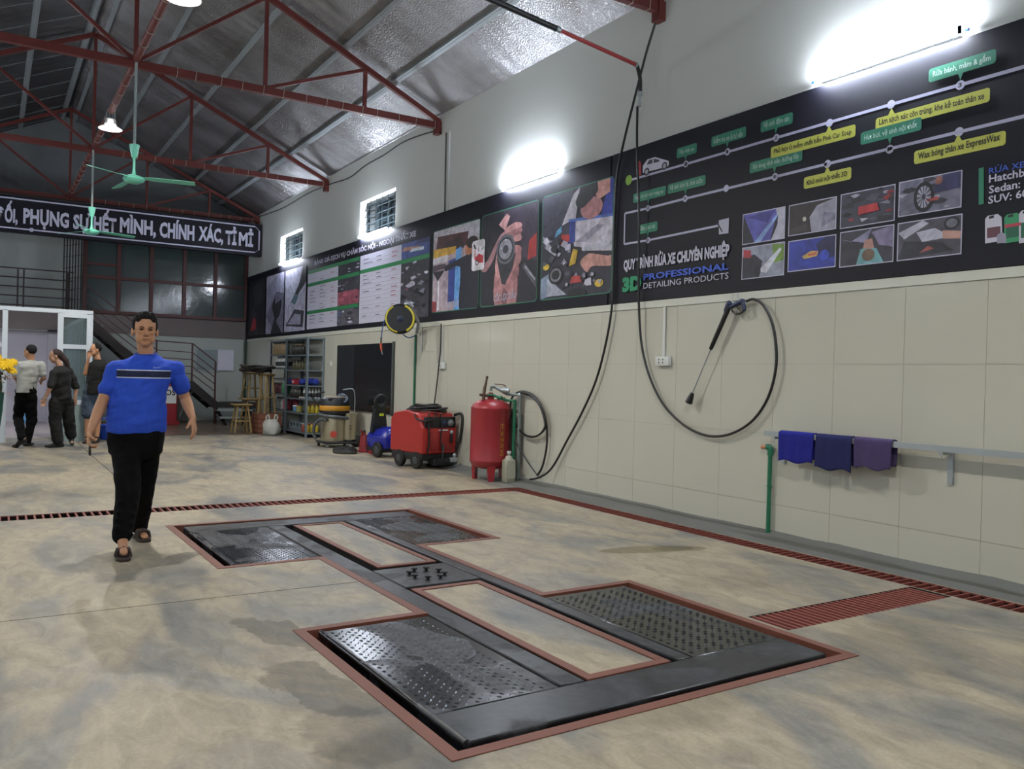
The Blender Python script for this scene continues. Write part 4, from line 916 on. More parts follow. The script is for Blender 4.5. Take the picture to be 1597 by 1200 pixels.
t = thing('green_pipe', 'thin green pipe in the far corner beside the bamboo stools', 'pipe', (W-.03, 22.9, 1))
pipe([V(W-.05, 22.95, 0), V(W-.05, 22.95, 2.2)], .03, 'pipe', mat('dark_green_pipe', '#1b3a2c', .5), t)
# towel rail
t = thing('towel_rail', 'grey steel angle rail on brackets along the tiled wall', 'rail', (W-.15, 4, .93))
ZR = .925; XR = W-.16
MB().box((XR-.003, 1.2, ZR-.022), (XR+.003, 5.02, ZR+.022)).build('rail', M_galv, t, smooth=False)
MB().box((XR, 1.2, ZR+.018), (XR+.045, 5.02, ZR+.022)).build('rail_flange', M_galv, t, smooth=False)
for y in (4.92, 3.42, 1.6):
    MB().box((XR+.003, y-.018, ZR-.045), (W-.008, y+.018, ZR-.02)).build('bracket_arm', M_galv, t, smooth=False)
    MB().box((W-.03, y-.02, ZR-.26), (W-.008, y+.02, ZR-.02)).build('bracket_leg', M_galv, t, smooth=False)
    MB().cyl((XR+.015, y, ZR-.075), (XR+.015, y, ZR-.04), .004).build('bolt', M_galv, t)
M_tow = {}
def towel(y0, y1, zf, zb, c, label, seed):
    R_ = random.Random(seed); t = thing('towel', label, 'towel', (XR, (y0+y1)/2, ZR+.02), group='microfibre towels on the rail')
    m = mat('terry_'+c[1:], c, .95, var=.15, vscale=10, bump=.9, bscale=240)
    mb = MB(); nu, nv = 18, 26; L1 = ZR+.028-zf; L2 = ZR+.028-zb; pts = []
    ph = R_.uniform(0, 6)
    for i in range(nu+1):
        u = i/nu; y = y0+(y1-y0)*u
        row = []
        for j in range(nv+1):
            s = -L1+(L1+L2)*j/nv      # front negative, back positive
            hang = abs(s); side = -1 if s < 0 else 1
            k = min(1, max(-1, s/.03)); dz = -(max(0, hang-.02)); off = k*.034
            wv = .007*math.sin(u*7+ph+side)*min(1, hang/.1)+.004*math.sin(u*15+ph*2)*min(1, hang/.15)
            edge = .012*math.sin(u*9+ph)*(hang/max(L1, L2))**2
            row.append(V(XR+.024+off+abs(wv)*side, y+.010*math.sin(hang*9+ph)*(u-.5), ZR+.032+dz+edge))
        pts.append(row)
    vs = [p for r in pts for p in r]; fs = [(i*(nv+1)+j, (i+1)*(nv+1)+j, (i+1)*(nv+1)+j+1, i*(nv+1)+j+1) for i in range(nu) for j in range(nv)]
    mb.add(vs, fs); o = mb.build('cloth', m, t, angle=80); md = o.modifiers.new('s', 'SOLIDIFY'); md.thickness = .007; md.offset = 0
    return t
towel(4.500, 4.845, .68, .70, '#1a1f8c', 'bright blue towel on the rail, leftmost of the three', 1)
towel(4.135, 4.470, .655, .69, '#1c2258', 'dark navy towel in the middle of the rail', 2)
towel(3.795, 4.110, .70, .72, '#4c3f6a', 'faded purple towel on the rail, rightmost of the three', 3)

# black board on the wall
t = thing('black_board', 'large black board standing against the tiled wall behind the vacuum cleaner', 'board', (W-.03, 14.6, .62))
MB().box((W-.045, 13.27, .66), (W-.01, 15.95, 1.90)).build('panel', mat('black_gloss_board', '#15171c', .25), t, smooth=False)
MB().box((W-.050, 15.02, .68), (W-.0452, 15.93, 1.885)).build('overlay_sheet', mat('black_satin_sheet', '#1d2027', .4), t, smooth=False)
MB().box((W-.05, 13.24, .64), (W-.01, 13.28, 1.92)).build('edge_strip', mat('dull_edge', '#4d5250', .5), t, smooth=False)

# hose reel on a bracket
t = thing('hose_reel', 'black and yellow air hose reel on a steel arm over the black board', 'hose reel', onX(624, 500, 5.45))
c = onX(624, 498, 5.40); ax = V(-.45, -.89, .05).normalized()
mb = MB(); mb.lathe(c-ax*.07, [(.0, 0), (.20, 0), (.235, .03), (.235, .11), (.20, .14), (.0, .14)], 32, axis=ax); mb.build('case', M_blackgloss, t)
x_, y_, d_ = frame_of(ax)
mb = MB(); arc = [c+ax*.075+(x_*math.cos(a)+y_*math.sin(a))*.215 for a in [math.radians(v) for v in range(-20, 205, 12)]]
bestrot = None
for k, (r0, r1) in enumerate(((20, 150), (190, 330))):
    arc = []
    for v in range(r0, r1+1, 10):
        a = math.radians(v); U_ = V(0, 0, 1)-ax*ax.z; U_.normalize(); S_ = U_.cross(ax).normalized()
        arc.append(c+ax*.072+(U_*math.cos(a)+S_*math.sin(a))*.212)
    MB().tube(arc, .017 if k == 0 else .012, 8).build('yellow_band', mat('yellow_plastic', '#c9bd2c', .35), t)
MB().lathe(c+ax*.07, [(.05, 0), (.05, .02), (.025, .03), (.0, .03)], 16, axis=ax).build('hub', mat('dark_blue_plastic', '#16233f', .35), t)
# swan-neck steel bracket
b1 = onX(634, 478, 5.5); b2 = on_wall(652, 514, .03)
mb = MB(); mb.tube(spline([onX(626, 482, 5.45), onX(636, 474, 5.5), onX(643, 484, 5.6), onX(652, 502, 5.75), on_wall(650, 519, .05)], 5), .026, 10); mb.build('bracket_arm', M_galv, t)
M_bh = mat('blue_air_hose', '#3a5a9c', .35)
MB().tube(spline([onX(606, 492, 5.38), onX(600, 500, 5.37), onX(596, 515, 5.37), onX(594.5, 528, 5.37)], 5), .009, 7).build('hose_end', M_bh, t)
n1 = onX(594.5, 526, 5.37); n2 = onX(594, 537, 5.37); n3 = onX(595, 547, 5.37); n4 = onX(596.5, 553, 5.37)
MB().cyl(n1, n2, .012).build('ball_stop', M_black, t)
MB().cap(n2, n3, .020, .014).build('quick_coupler', mat('orange_plastic', '#c24a2c', .4), t)
MB().cyl(n3, n4, .007).build('coupler_tip', M_galv, t)
MB().tube(spline([onX(628, 515, 5.5), onX(630, 523, 5.6), onX(638, 527, 5.75), onX(647, 524, 5.88)], 5), .010, 7).build('feed_hose', M_bh, t)

# ------------------------------------------------------------------ red foam tank with its pipes
TX, TY = 5.62, 9.46
t = thing('foam_tank', 'upright red pressure tank on legs with a valve tree on top', 'tank', (TX, TY, 0)); c = V(TX, TY, 0)
M_redt = mat('red_tank_enamel', '#8f1f28', .35, var=.12, vscale=4, coat=.2)
MB().lathe(c, [(.0, .145), (.12, .15), (.20, .17), (.245, .205), (.262, .25), (.264, .255), (.264, .27), (.262, .275), (.262, .93), (.264, .935), (.264, .95), (.258, .96), (.235, 1.0), (.18, 1.04), (.10, 1.062), (.0, 1.068)], 40).build('shell', M_redt, t)
for k in range(3):
    a = 2*math.pi*k/3+2.2; e = V(math.cos(a), math.sin(a), 0)
    mb = MB(); p = c+e*.19; n = V(-e.y, e.x, 0)
    mb.add([p-n*.06+V(0,0,.20), p+n*.06+V(0,0,.20), p+n*.04, p-n*.04, p-n*.05+e*.05+V(0,0,.20), p+n*.05+e*.05+V(0,0,.20), p+n*.035+e*.04, p-n*.035+e*.04], [(0,1,2,3),(7,6,5,4),(0,4,5,1),(1,5,6,2),(2,6,7,3),(3,7,4,0)])
    mb.build('leg', M_redt, t, smooth=False)
MB().lathe(c+V(-.02, -.02, 1.05), [(.045, 0), (.045, .06), (.05, .06), (.05, .085), (.03, .085), (.03, .10)], 16).build('filler_neck', M_redt, t)
MB().lathe(c+V(-.15, -.06, 1.0), [(.03, 0), (.03, .06)], 12).build('valve_neck', M_redt, t)
MB().lathe(c+V(.16, -.02, 1.03), [(.07, 0), (.07, .015), (.0, .018)], 16).build('hatch', M_galv, t)
MB().cyl(c+V(.16, -.05, 1.03), c+V(.165, -.05, 1.09), .018).build('relief_valve', M_redt, t)
M_brass = mat('aged_brass', '#5c4a40', .45, .5)
q = c+V(-.15, -.06, 1.06)
mb = MB(); mb.cyl(q, q+V(0, 0, .06), .022); mb.cyl(q+V(-.06, 0, .06), q+V(.05, 0, .05), .018); mb.tube([q+V(0, 0, .06), q+V(.01, 0, .14), q+V(.03, 0, .22), q+V(.035, -.01, .29)], [.022, .022, .016, .014], 8); mb.ell(q+V(.036, -.01, .29), (.02, .02, .02), n=8, m=6); mb.build('air_valve', M_brass, t)
MB().cyl(q+V(.05, 0, .055), q+V(.12, -.01, .06), .016).build('green_coupling', M_pvc, t)
# grey and green risers beside the tank
p0 = onZ(809, 753); PX, PY = 5.86, 9.13
t2 = thing('riser_pipes', 'grey steel riser with a green pipe beside it, standing right of the tank', 'pipe', (PX, PY, 0))
top = V(PX, PY, 1.13)
MB().cyl((PX, PY, 0), top, .026, n=14).build('grey_riser', mat('grey_painted_pipe', '#7f8a88', .4, .3), t2)
MB().ell(top, (.034, .034, .034)).build('elbow', M_galv, t2)
g = c+V(-.02, -.02, 1.17)
mb = MB(); mb.tube([top, V(PX-.08, PY+.2, 1.135), g+V(.06, .0, .055), g+V(0, 0, .05), g], .020, 10); mb.build('grey_branch', MATS['grey_painted_pipe'], t2)
mid = (top+g)/2+V(0, 0, .03); dr = (g-top).normalized()
mb = MB(); mb.cyl(mid-dr*.05, mid+dr*.05, .032); mb.cyl(mid, mid+V(0, 0, .06), .010); mb.build('ball_valve', M_galv, t2)
MB().tube([mid+V(0, 0, .06), mid+dr*.04+V(0, 0, .075), mid+dr*.15+V(0, 0, .068)], .008, 6).build('lever', M_brass, t2)
MB().cyl((PX-.055, PY+.04, 0), (PX-.055, PY+.04, 1.06), .022, n=12).build('green_riser', M_pvc, t2)
MB().tube([V(PX-.055, PY+.04, 1.05), V(PX-.10, PY+.15, 1.055), (V(PX-.10, PY+.15, 1.05)+q+V(.12, -.01, .06))/2, q+V(.12, -.01, .06)], .017, 10).build('green_branch', M_pvc, t2)
mm = (V(PX-.10, PY+.15, 1.05)+q+V(.12, -.01, .06))/2
MB().cyl(mm-dr*.03, mm+dr*.03, .026).build('green_union', M_pvc, t2)
# yellow lettering panel down the tank shell
cam_dir = (CAM-c); cam_dir.z = 0; cam_dir.normalize()
ang0 = math.atan2(cam_dir.y, cam_dir.x)+.62
def shell_pt(a, z, r=.2645): return c+V(math.cos(a)*r, math.sin(a)*r, z)
M_yel = mat('yellow_lettering', '#b98a1e', .5)
mb = MB(); w0 = .085
for (a0, a1, z0, z1) in ((-w0*1.35, w0*1.35, .74, .75), (-w0*1.35, w0*1.35, .34, .35), (-w0*1.35, -w0*1.22, .34, .75), (w0*1.22, w0*1.35, .34, .75)):
    mb.add([shell_pt(ang0+a0, z0), shell_pt(ang0+a1, z0), shell_pt(ang0+a1, z1), shell_pt(ang0+a0, z1)], [(0, 1, 2, 3)])
mb.build('label_border', M_yel, t, smooth=False)
for i, ch in enumerate('TENDE'):
    a = ang0; ctr = shell_pt(a, .675-i*.077, .267); n_ = V(math.cos(a), math.sin(a), 0); s_ = V(-math.sin(a), math.cos(a), 0)
    text('lettering', ch, ctr-s_*.014*1.2, ctr+s_*.014*1.2, .052, M_yel, t, nrm=tuple(n_), bold=.02, ext=.001)
# coil of hose on the wall beside the risers
t = thing('coiled_hose', 'loops of black hose hung on the wall behind the riser pipes', 'hose', on_wall(825, 645))
def loop(pts, r, dx): return [onX(p[0], p[1], W-dx-.002*i/len(pts)) for i, p in enumerate(pts)]
L1 = [(811, 612), (825, 615), (838, 627), (848, 646), (851, 664), (844, 676), (830, 682), (815, 676), (803, 660), (796, 640), (798, 622), (806, 613), (818, 611), (833, 618), (845, 636), (852, 660), (853, 690), (850, 712), (845, 730), (838, 742)]
MB().tube(spline([onX(p[0], p[1], W-.09+.002*i) for i, p in enumerate(L1)], 5), .013, 8).build('hose', M_black, t)
L2 = [(814, 613), (830, 619), (842, 634), (849, 655), (849, 668), (838, 680), (822, 680), (808, 668), (798, 650), (793, 632)]
MB().tube(spline([onX(p[0], p[1], W-.06) for p in L2], 5), .012, 8).build('hose', M_black, t)
MB().tube(spline([onX(p[0], p[1], 5.80) for p in ((795, 650), (800, 680), (812, 703), (825, 724), (838, 742))], 5), .008, 8).build('thin_hose', M_black, t)
t = thing('jerrycan', 'translucent white plastic jerrycan on the floor behind the riser pipes', 'jerrycan', (5.70, 9.11, 0))
mb = MB(); mb.bbox((5.63, 9.04, 0.0), (5.77, 9.18, .30), .025); mb.lathe((5.70, 9.11, .29), [(.062, 0), (.04, .05), (.022, .06), (.022, .09)], 14)
mb.build('can', mat('milky_plastic', '#9a9a88', .4), t); MB().lathe((5.70, 9.11, .375), [(.027, 0), (.027, .03), (0, .03)], 12).build('cap', M_wplastic, t)
MB().box((5.645, 9.037, .06), (5.755, 9.04, .24)).build('paper_label', mat('paper_label_grey', '#b0b0a0', .7), t, smooth=False)

# ------------------------------------------------------------------ red hot-water pressure washer
def oriented(cx, cy, ang): return Matrix.Translation((cx, cy, 0)) @ Matrix.Rotation(ang, 4, 'Z')
M_red = mat('red_machine_enamel', '#a02a26', .35, var=.08, vscale=3)
t = thing('pressure_washer', 'large red pressure washer on four black wheels with hose coiled on top', 'pressure washer', (5.47, 11.25, 0))
Mx = oriented(5.51, 11.20, math.radians(8))     # local x across (toward the wall), local y along the wall
def LB(lo, hi, b=.012):
    mb = MB(); mb.bbox(lo, hi, b, Mx); return mb
def lpt(x, y, z): return Mx @ V(x, y, z)
# hood: side profile in y-z extruded in x. front (toward camera) is -y
prof = [(-.40, .22), (.46, .22), (.46, .70), (.36, .80), (.05, .84), (-.30, .80), (-.33, .70), (-.40, .60)]
mb = MB(); n = len(prof); x0, x1 = -.30, .30
vs = [lpt(x0, y, z) for y, z in prof]+[lpt(x1, y, z) for y, z in prof]
mb.add(vs, [tuple(range(n)), tuple(range(2*n-1, n-1, -1))]+[(i, (i+1) % n, n+(i+1) % n, n+i) for i in range(n)])
hood = mb.build('hood', M_red, t, angle=25); bv = hood.modifiers.new('b', 'BEVEL'); bv.width = .025; bv.segments = 3
LB((-.26, -.412, .60), (.27, -.36, .755), .008).build('control_panel', M_blackgloss, t)
for xx, mm_ in ((.06, 'dark_blue_plastic'), (.18, 'lamp_grey')):
    mb = MB(); mb.lathe(lpt(xx, -.41, .67), [(.05, 0), (.048, .012), (.03, .014), (.02, .03), (0, .03)], 16, axis=(Mx.to_3x3() @ V(0, -1, 0))); mb.build('dial', MATS[mm_], t)
LB((-.02, -.410, .555), (.14, -.403, .572), .002).build('name_strip', M_wplastic, t)
LB((-.24, -.408, .27), (.24, -.40, .54), .004).build('front_door', mat('red_panel', '#8c2422', .4), t)
LB((-.29, -.38, .12), (.29, .44, .225), .02).build('chassis', M_black, t)
LB((.17, -.43, .38), (.22, -.40, .50), .01).build('hose_coupling', M_black, t)
MB().ell(lpt(.195, -.425, .53), (.03, .02, .03)).build('chrome_knob', M_galv, t)
for xx in (-.30, .30):
    for y in (-.24, .20):
        mb = MB(); s = 1 if xx > 0 else -1
        c_ = lpt(xx-s*.02, y, .125); ax_ = Mx.to_3x3() @ V(s, 0, 0)
        mb.lathe(c_-ax_*.035, [(.07, 0), (.115, 0), (.125, .015), (.125, .055), (.115, .07), (.07, .07)], 24, axis=ax_); w_ = mb.build('wheel', M_black, t)
        MB().lathe(c_-ax_*.03, [(0, 0), (.07, 0), (.07, .06), (.035, .072), (0, .072)], 16, axis=ax_).build('wheel_hub', mat('wheel_grey', '#3c3f42', .4), w_)
mb = MB(); mb.tube(spline([lpt(.30, -.34, .78), lpt(.33, -.46, .80), lpt(.33, -.50, .70), lpt(.32, -.47, .45), lpt(.29, -.41, .28)], 5), .022, 10); mb.build('push_handle', M_black, t)
mb = MB(); mb.tube(spline([lpt(.05, -.42, .35), lpt(.02, -.47, .27), lpt(.0, -.49, .15), lpt(.08, -.5, .1)], 5), .014, 8); mb.build('outlet_hose', M_black, t)
LB((-.15, -.50, .06), (.20, -.40, .16), .01).build('pump_block', M_blackgloss, t)
mb = MB(); mb.bbox((.12, -.53, .10), (.24, -.47, .17), .01, Mx); mb.ell(lpt(.2, -.5, .2), (.03, .02, .03)); mb.build('valve_fitting', M_galv, t)
mb = MB(); mb.tube(spline([lpt(-.30, -.18, .79), lpt(-.33, -.30, .72), lpt(-.25, -.42, .70), lpt(-.12, -.43, .74), lpt(-.05, -.36, .80)], 6), .012, 8); mb.build('loose_hose', M_black, t)
for xx in (-.22, -.02, .16): MB().box((0, 0, 0), (0, 0, 0))
mb = MB(); mb.tube(spline([lpt(-.20, -.40, .80), lpt(-.21, -.425, .6), lpt(-.2, -.425, .4), lpt(-.22, -.42, .24)], 4), .013, 8); mb.tube(spline([lpt(0, -.40, .8), lpt(.01, -.43, .6), lpt(.0, -.43, .4), lpt(.05, -.44, .22)], 4), .011, 8); mb.build('hanging_cable', M_black, t)
h = thing('hose_coil', 'coil of black hose lying on top of the red pressure washer', 'hose', lpt(0, 0, .84))
R_ = random.Random(5)
for k in range(9):
    mb = MB(); z = .835+.010*k; rr = .23-.012*k+R_.uniform(-.02, .02); ox, oy = R_.uniform(-.05, .05), R_.uniform(-.06, .05)
    pts = [lpt(ox+rr*1.15*math.cos(a), oy-.05+rr*1.35*math.sin(a), z+.012*math.sin(2*a+k)-.00*abs(math.sin(a))) for a in [2*math.pi*i/26 for i in range(26)]]
    mb.tube(pts, .014, 7, closed=True); mb.build('loop', M_black, h)

# ------------------------------------------------------------------ blue pressure washer
M_blue = mat('blue_machine_enamel', '#14208c', .3, coat=.3)
t = thing('pressure_washer', 'small blue pressure washer with a tall black handle, behind the red one', 'pressure washer', (5.35, 12.60, 0))
Mx = oriented(5.57, 12.80, math.radians(10))
hull = [(-.17, .13), (.17, .13), (.20, .25), (.16, .40), (.05, .49), (-.10, .44), (-.19, .33)]
mb = MB(); rs = []
for i, (y, sc) in enumerate(((-.30, .62), (-.27, .95), (-.15, 1.08), (.1, 1.0), (.28, .9), (.33, .6))):
    rs.append([lpt((x)*sc, y, .28+(z-.28)*sc) for x, z in hull])
mb.rings(rs); o = mb.build('hood', M_blue, t, angle=60); bv = o.modifiers.new('b', 'BEVEL'); bv.width = .03; bv.segments = 3
LB((-.17, -.24, .08), (.17, .28, .15), .02).build('chassis', M_black, t)
for xx in (-.21, .21):
    s = 1 if xx > 0 else -1; ax_ = Mx.to_3x3() @ V(s, 0, 0); c_ = lpt(xx, -.13, .125)
    mb = MB(); mb.lathe(c_-ax_*.03, [(.07, 0), (.115, 0), (.125, .015), (.125, .05), (.115, .06), (.07, .06)], 24, axis=ax_); w_ = mb.build('wheel', M_black, t)
    MB().lathe(c_-ax_*.03, [(0, 0), (.07, 0), (.07, .06), (.03, .068), (0, .068)], 14, axis=ax_).build('wheel_hub', MATS['wheel_grey'], w_)
mb = MB(); prof = [(-.17, .38), (.13, .38), (.07, .80), (-.12, .80)]
mb.add([lpt(x, y, z) for y in (.10, .18) for x, z in prof], [(0,1,2,3),(7,6,5,4),(0,4,5,1),(1,5,6,2),(2,6,7,3),(3,7,4,0)]); mb.build('handle_shield', M_blackgloss, t, smooth=False)
mb = MB(); mb.tube(spline([lpt(-.17, .12, .80), lpt(-.05, .12, .82), lpt(.16, .12, .81)], 4), .018, 8); mb.build('handle_bar', M_blackgloss, t)
mb = MB(); mb.torus(lpt(-.02, .10, .90), .10, .025, (0, 1, .2), 18, 7); mb.torus(lpt(-.0, .13, .92), .085, .02, (0.2, 1, .1), 18, 7); mb.build('wound_cable', M_black, t)
MB().box(lpt(-.045, .092, .66), lpt(.035, .0975, .70)).build('warning_sticker', mat('yellow_sticker', '#b8c22e', .5), t, smooth=False)
mb = MB(); a_, b_ = lpt(-.135, -.22, .30), lpt(-.03, -.26, .24)
for k, (dz, l_) in enumerate(((.0, .9), (-.03, .7), (-.06, .5))):
    p_ = lpt(-.12, -.272, .34+dz); q_ = lpt(-.12+.13*l_, -.285, .30+dz); mb.bar(p_, q_, .004, .012)
mb.build('white_decal_lines', M_wplastic, t, smooth=False)

# ------------------------------------------------------------------ two red jacks and a black hose heap
M_dred = mat('dark_red_enamel', '#8a1f28', .4)
for i, (x, y, lab_) in enumerate(((5.52, 13.55, 'small dark red bottle jack nearer the vacuum cleaner'), (5.60, 13.28, 'small dark red bottle jack beside the blue washer'))):
    t = thing('bottle_jack', lab_, 'jack', (x, y, 0), group='red jacks by the wall'); c_ = V(x, y, 0)
    mb = MB(); mb.lathe(c_, [(.10, 0), (.10, .03), (.085, .05), (.065, .26), (.055, .30), (.03, .30), (.03, .34)], 6); mb.build('body', M_dred, t, smooth=False)
    MB().cyl(c_+V(-.04, -.03, .28), c_+V(-.07, -.04, .38), .014).build('handle_socket', M_dred, t)
    MB().lathe(c_+V(0, 0, .34), [(.022, 0), (.022, .04), (0, .04)], 10).build('saddle', M_black, t)
t = thing('hose_heap', 'flat heap of dark hose on the floor in front of the red jacks', 'hose', (5.20, 13.5, 0))
for k in range(5):
    mb = MB(); rr = .20-.02*k; mb.tube([V(5.18+rr*1.0*math.cos(a)+.03*math.sin(3*a+k), 13.55+rr*1.5*math.sin(a), .018+.016*k+.004*math.sin(a*2)) for a in [2*math.pi*i/22 for i in range(22)]], .016, 7, closed=True); mb.build('loop', mat('dark_olive_hose', '#1d1e19', .6), t)
t = thing('thin_cord', 'thin black cord hanging on the wall above the red jacks', 'cord', (W-.02, 13.4, .6))
MB().tube([on_wall(584, 636, .02), on_wall(584, 677, .02)], .006, 6).build('cord', M_black, t)

# ------------------------------------------------------------------ wet vacuum cleaner
t = thing('vacuum_cleaner', 'steel twin-drum wet vacuum with an orange-banded black head', 'vacuum cleaner', (5.33, 15.1, 0)); c = V(5.42, 14.75, 0)
M_inox = mat('brushed_stainless', '#b0a890', .28, .75)
MB().lathe(c, [(.0, .10), (.235, .10), (.24, .14), (.24, .56), (.235, .58), (0, .58)], 36).build('drum', M_inox, t)
MB().lathe(c, [(.25, .57), (.27, .60), (.27, .66), (.25, .70), (0, .70)], 32).build('head_base', M_black, t)
MB().lathe(c, [(.272, .665), (.276, .67), (.276, .75), (.272, .755)], 32).build('orange_band', mat('orange_band', '#c28a26', .4), t)
MB().lathe(c, [(.27, .75), (.27, .80), (.25, .88), (.20, .91), (0, .92)], 32).build('motor_head', mat('dark_grey_plastic', '#24272d', .4), t)
MB().lathe(c, [(.22, .905), (.14, .93), (0, .94)], 24).build('tan_lid', mat('tan_lid', '#7f725c', .5), t)
d2 = V(.22, -.20, 0)
MB().lathe(c+V(.13, .0, 0)+V(.10, -.16, 0), [(.0, .14), (.13, .14), (.13, .62), (0, .62)], 28).build('side_drum', M_inox, t)
for k in range(2): MB().box(c+V(.17, -.31, .34+.05*k), c+V(.22, -.285, .345+.05*k)).build('louvre', M_black, t, smooth=False)
mb = MB(); mb.bbox((c.x-.27, c.y-.30, .065), (c.x+.36, c.y+.25, .11), .02); mb.build('trolley', MATS['dark_grey_plastic'], t)
for dx, dy in ((-.22, -.26), (.20, -.27), (-.22, .2), (.28, .2)):
    mb = MB(); mb.cyl(c+V(dx-.015, dy, .032), c+V(dx+.015, dy, .032), .032, n=16); mb.build('castor', M_galv if dy < 0 else M_black, t)
mb = MB(); mb.bbox((c.x+.30, c.y-.26, 0.01), (c.x+.50, c.y-.05, .20), .05); mb.build('rear_wheel', M_black, t)
e = (CAM-c); e.z = 0; e.normalize(); s_ = V(-e.y, e.x, 0)
def vp(a, z, r): q = e*math.cos(a)+s_*math.sin(a); return c+q*r+V(0, 0, z)
mb = MB(); mb.tube(spline([vp(-1.5, .60, .27), vp(-.8, .58, .29), vp(0, .56, .30), vp(.7, .54, .30), vp(1.4, .50, .33), vp(1.7, .42, .36)], 6), .03, 9); mb.build('suction_hose', mat('grey_hose', '#4c5256', .5), t)
mb = MB(); mb.tube(spline([vp(-.5, .50, .28), vp(-.9, .50, .33), vp(-1.15, .40, .38), vp(-1.2, .25, .39), vp(-1.1, .15, .36)], 6), .03, 9); mb.build('hose_bend', MATS['grey_hose'], t)
mb = MB(); mb.tube(spline([vp(-1.4, .80, .30), vp(-1.6, .88, .40), vp(-1.5, .96, .34), vp(-1.2, 1.0, .20)], 6), .014, 7); mb.build('lifting_handle', M_black, t)
mb = MB(); mb.tube(spline([vp(1.5, 1.05, .14), vp(1.5, 1.06, .32), vp(1.55, .90, .36), vp(1.5, .6, .36), vp(1.5, .3, .38), vp(1.6, .12, .40)], 6), .010, 7); mb.build('push_bar', M_galv, t)
mb = MB(); mb.torus(vp(.6, .90, .22), .08, .010, tuple(e+V(0, 0, .3)), 18, 6); mb.torus(vp(.7, .89, .24), .07, .010, tuple(e+V(0, 0, .2)), 18, 6); mb.build('wound_flex', mat('pale_blue_grey', '#6f7e92', .5), t)
MB().lathe(vp(-.05, .24, .236), [(.06, 0), (.06, .006), (0, .007)], 20, axis=tuple(e)).build('red_badge', mat('red_badge', '#b8402e', .5), t)
MB().ell(vp(-.35, .88, .24), (.05, .05, .03)).build('latch_knob', M_black, t)
# ------------------------------------------------------------------ metal shelving with its goods
def shelf_unit(y0, y1, zs, label, x0=5.54, x1=5.92, H_=2.08):
    t = thing('metal_shelf', label, 'shelving', (x0, y0, 0), group='grey slotted-angle shelving')
    for x in (x0, x1):
        for y in (y0, y1):
            sx = 1 if x == x0 else -1; sy = 1 if y == y0 else -1
            mb = MB(); mb.box((x, y, 0), (x+sx*.004, y+sy*.045, H_)); mb.box((x, y, 0), (x+sx*.045, y+sy*.004, H_)); p = mb.build('post', mat('blue_grey_angle', '#6b7880', .5, .2), t, smooth=False)
    for z in zs:
        mb = MB(); mb.box((x0+.005, y0+.006, z-.03), (x1-.005, y1-.006, z-.026)); mb.box((x0+.005, y0+.006, z-.03), (x0+.009, y1-.006, z)); mb.box((x1-.009, y0+.006, z-.03), (x1-.005, y1-.006, z)); mb.box((x0+.005, y0+.006, z-.03), (x1-.005, y0+.010, z)); mb.box((x0+.005, y1-.010, z-.03), (x1-.005, y1-.006, z)); mb.box((x0+.005, y0+.006, z-.002), (x1-.005, y1-.006, z))
        mb.build('shelf_board', MATS['blue_grey_angle'], t, smooth=False)
    return t
ZS1 = (.10, .52, .90, 1.22, 1.50, 1.78, 2.07); 
shelf_unit(16.78, 18.16, (.10, .50, .80, 1.08, 1.40, 1.72, 2.07), 'grey metal shelving unit nearest the camera, with blue cloths')
shelf_unit(18.20, 19.40, (.10, .50, .86, 1.20, 1.44, 1.74, 2.05), 'grey metal shelving unit at the far end, with bottles on top')
def bottle(x, y, z, r, h, m, mcap, label, group, neck=.4, name='bottle', cat='bottle', lab=None):
    t = thing(name, label, cat, (x, y, z), group=group)
    MB().lathe((x, y, z), [(r*.9, 0), (r, .01), (r, h*.62), (r*.9, h*.70), (r*neck, h*.84), (r*neck, h*.9)], 12).build('body', m, t)
    MB().lathe((x, y, z+h*.89), [(r*neck*1.15, 0), (r*neck*1.15, h*.1), (0, h*.11)], 10).build('cap', mcap, t)
    if lab: MB().lathe((x, y, z+h*.15), [(r*1.01, 0), (r*1.01, h*.38)], 12).build('label', lab, t)
    return t
def copies(proto, places):
    for (x, y, z) in places: dup(proto, (x, y, z))
ORD = ('first', 'second', 'third', 'fourth', 'fifth', 'sixth', 'seventh', 'eighth', 'ninth', 'tenth', 'eleventh', 'twelfth')
def row(proto_fn, places, lab_=None):
    p = proto_fn(*places[0])
    if lab_: p['label'] = lab_(0)
    for i, q in enumerate(places[1:]):
        c_ = dup(p, q)
        if lab_: c_['label'] = lab_(i+1)
xs = lambda f: 5.56+.33*f
M_tan = mat('tan_bottle', '#7d6a48', .4); M_ol = mat('dark_bottle', '#1c1d1a', .3); M_wb = mat('white_bottle', '#b5bab8', .4); M_gb = mat('green_liquid', '#3f7a5c', .3)
M_pk = mat('pink_liquid', '#a8485c', .35); M_rd = mat('burgundy_bottle', '#6a3440', .4); M_lab = mat('black_print_label', '#22252c', .6); M_yb = mat('yellow_bottle', '#b5a030', .4)
row(lambda x, y, z: bottle(x, y, z, .038, .27, M_tan, M_ol, 'tan bottle with a black neck in the row on the top board of the far shelving', 'tan bottles on the far top shelf'),
    [(xs(a), 18.30+i*.092, 1.745) for a in (.15,) for i in range(12)], lambda i: ORD[i]+' tan bottle from the right on the top board of the far shelving')
row(lambda x, y, z: bottle(x, y, z, .085, .25, M_wb, M_ol, 'white jug with black printing on the second board of the far shelving', 'white jugs on the far shelving', .45, 'jug', 'jug', M_lab),
    [(xs(.3), 18.34+i*.185, 1.445) for i in range(5)], lambda i: ORD[i]+' white printed jug from the right on the second board of the far shelving')
row(lambda x, y, z: bottle(x, y, z, .055, .24, M_rd, M_wb, 'dark red bottle low on the far shelving', 'burgundy bottles on the far shelving', .5), [(xs(.25), 18.75+i*.13, .87) for i in range(5)], lambda i: ORD[i]+' dark red bottle from the right, left of the green liquid, on the shelving')
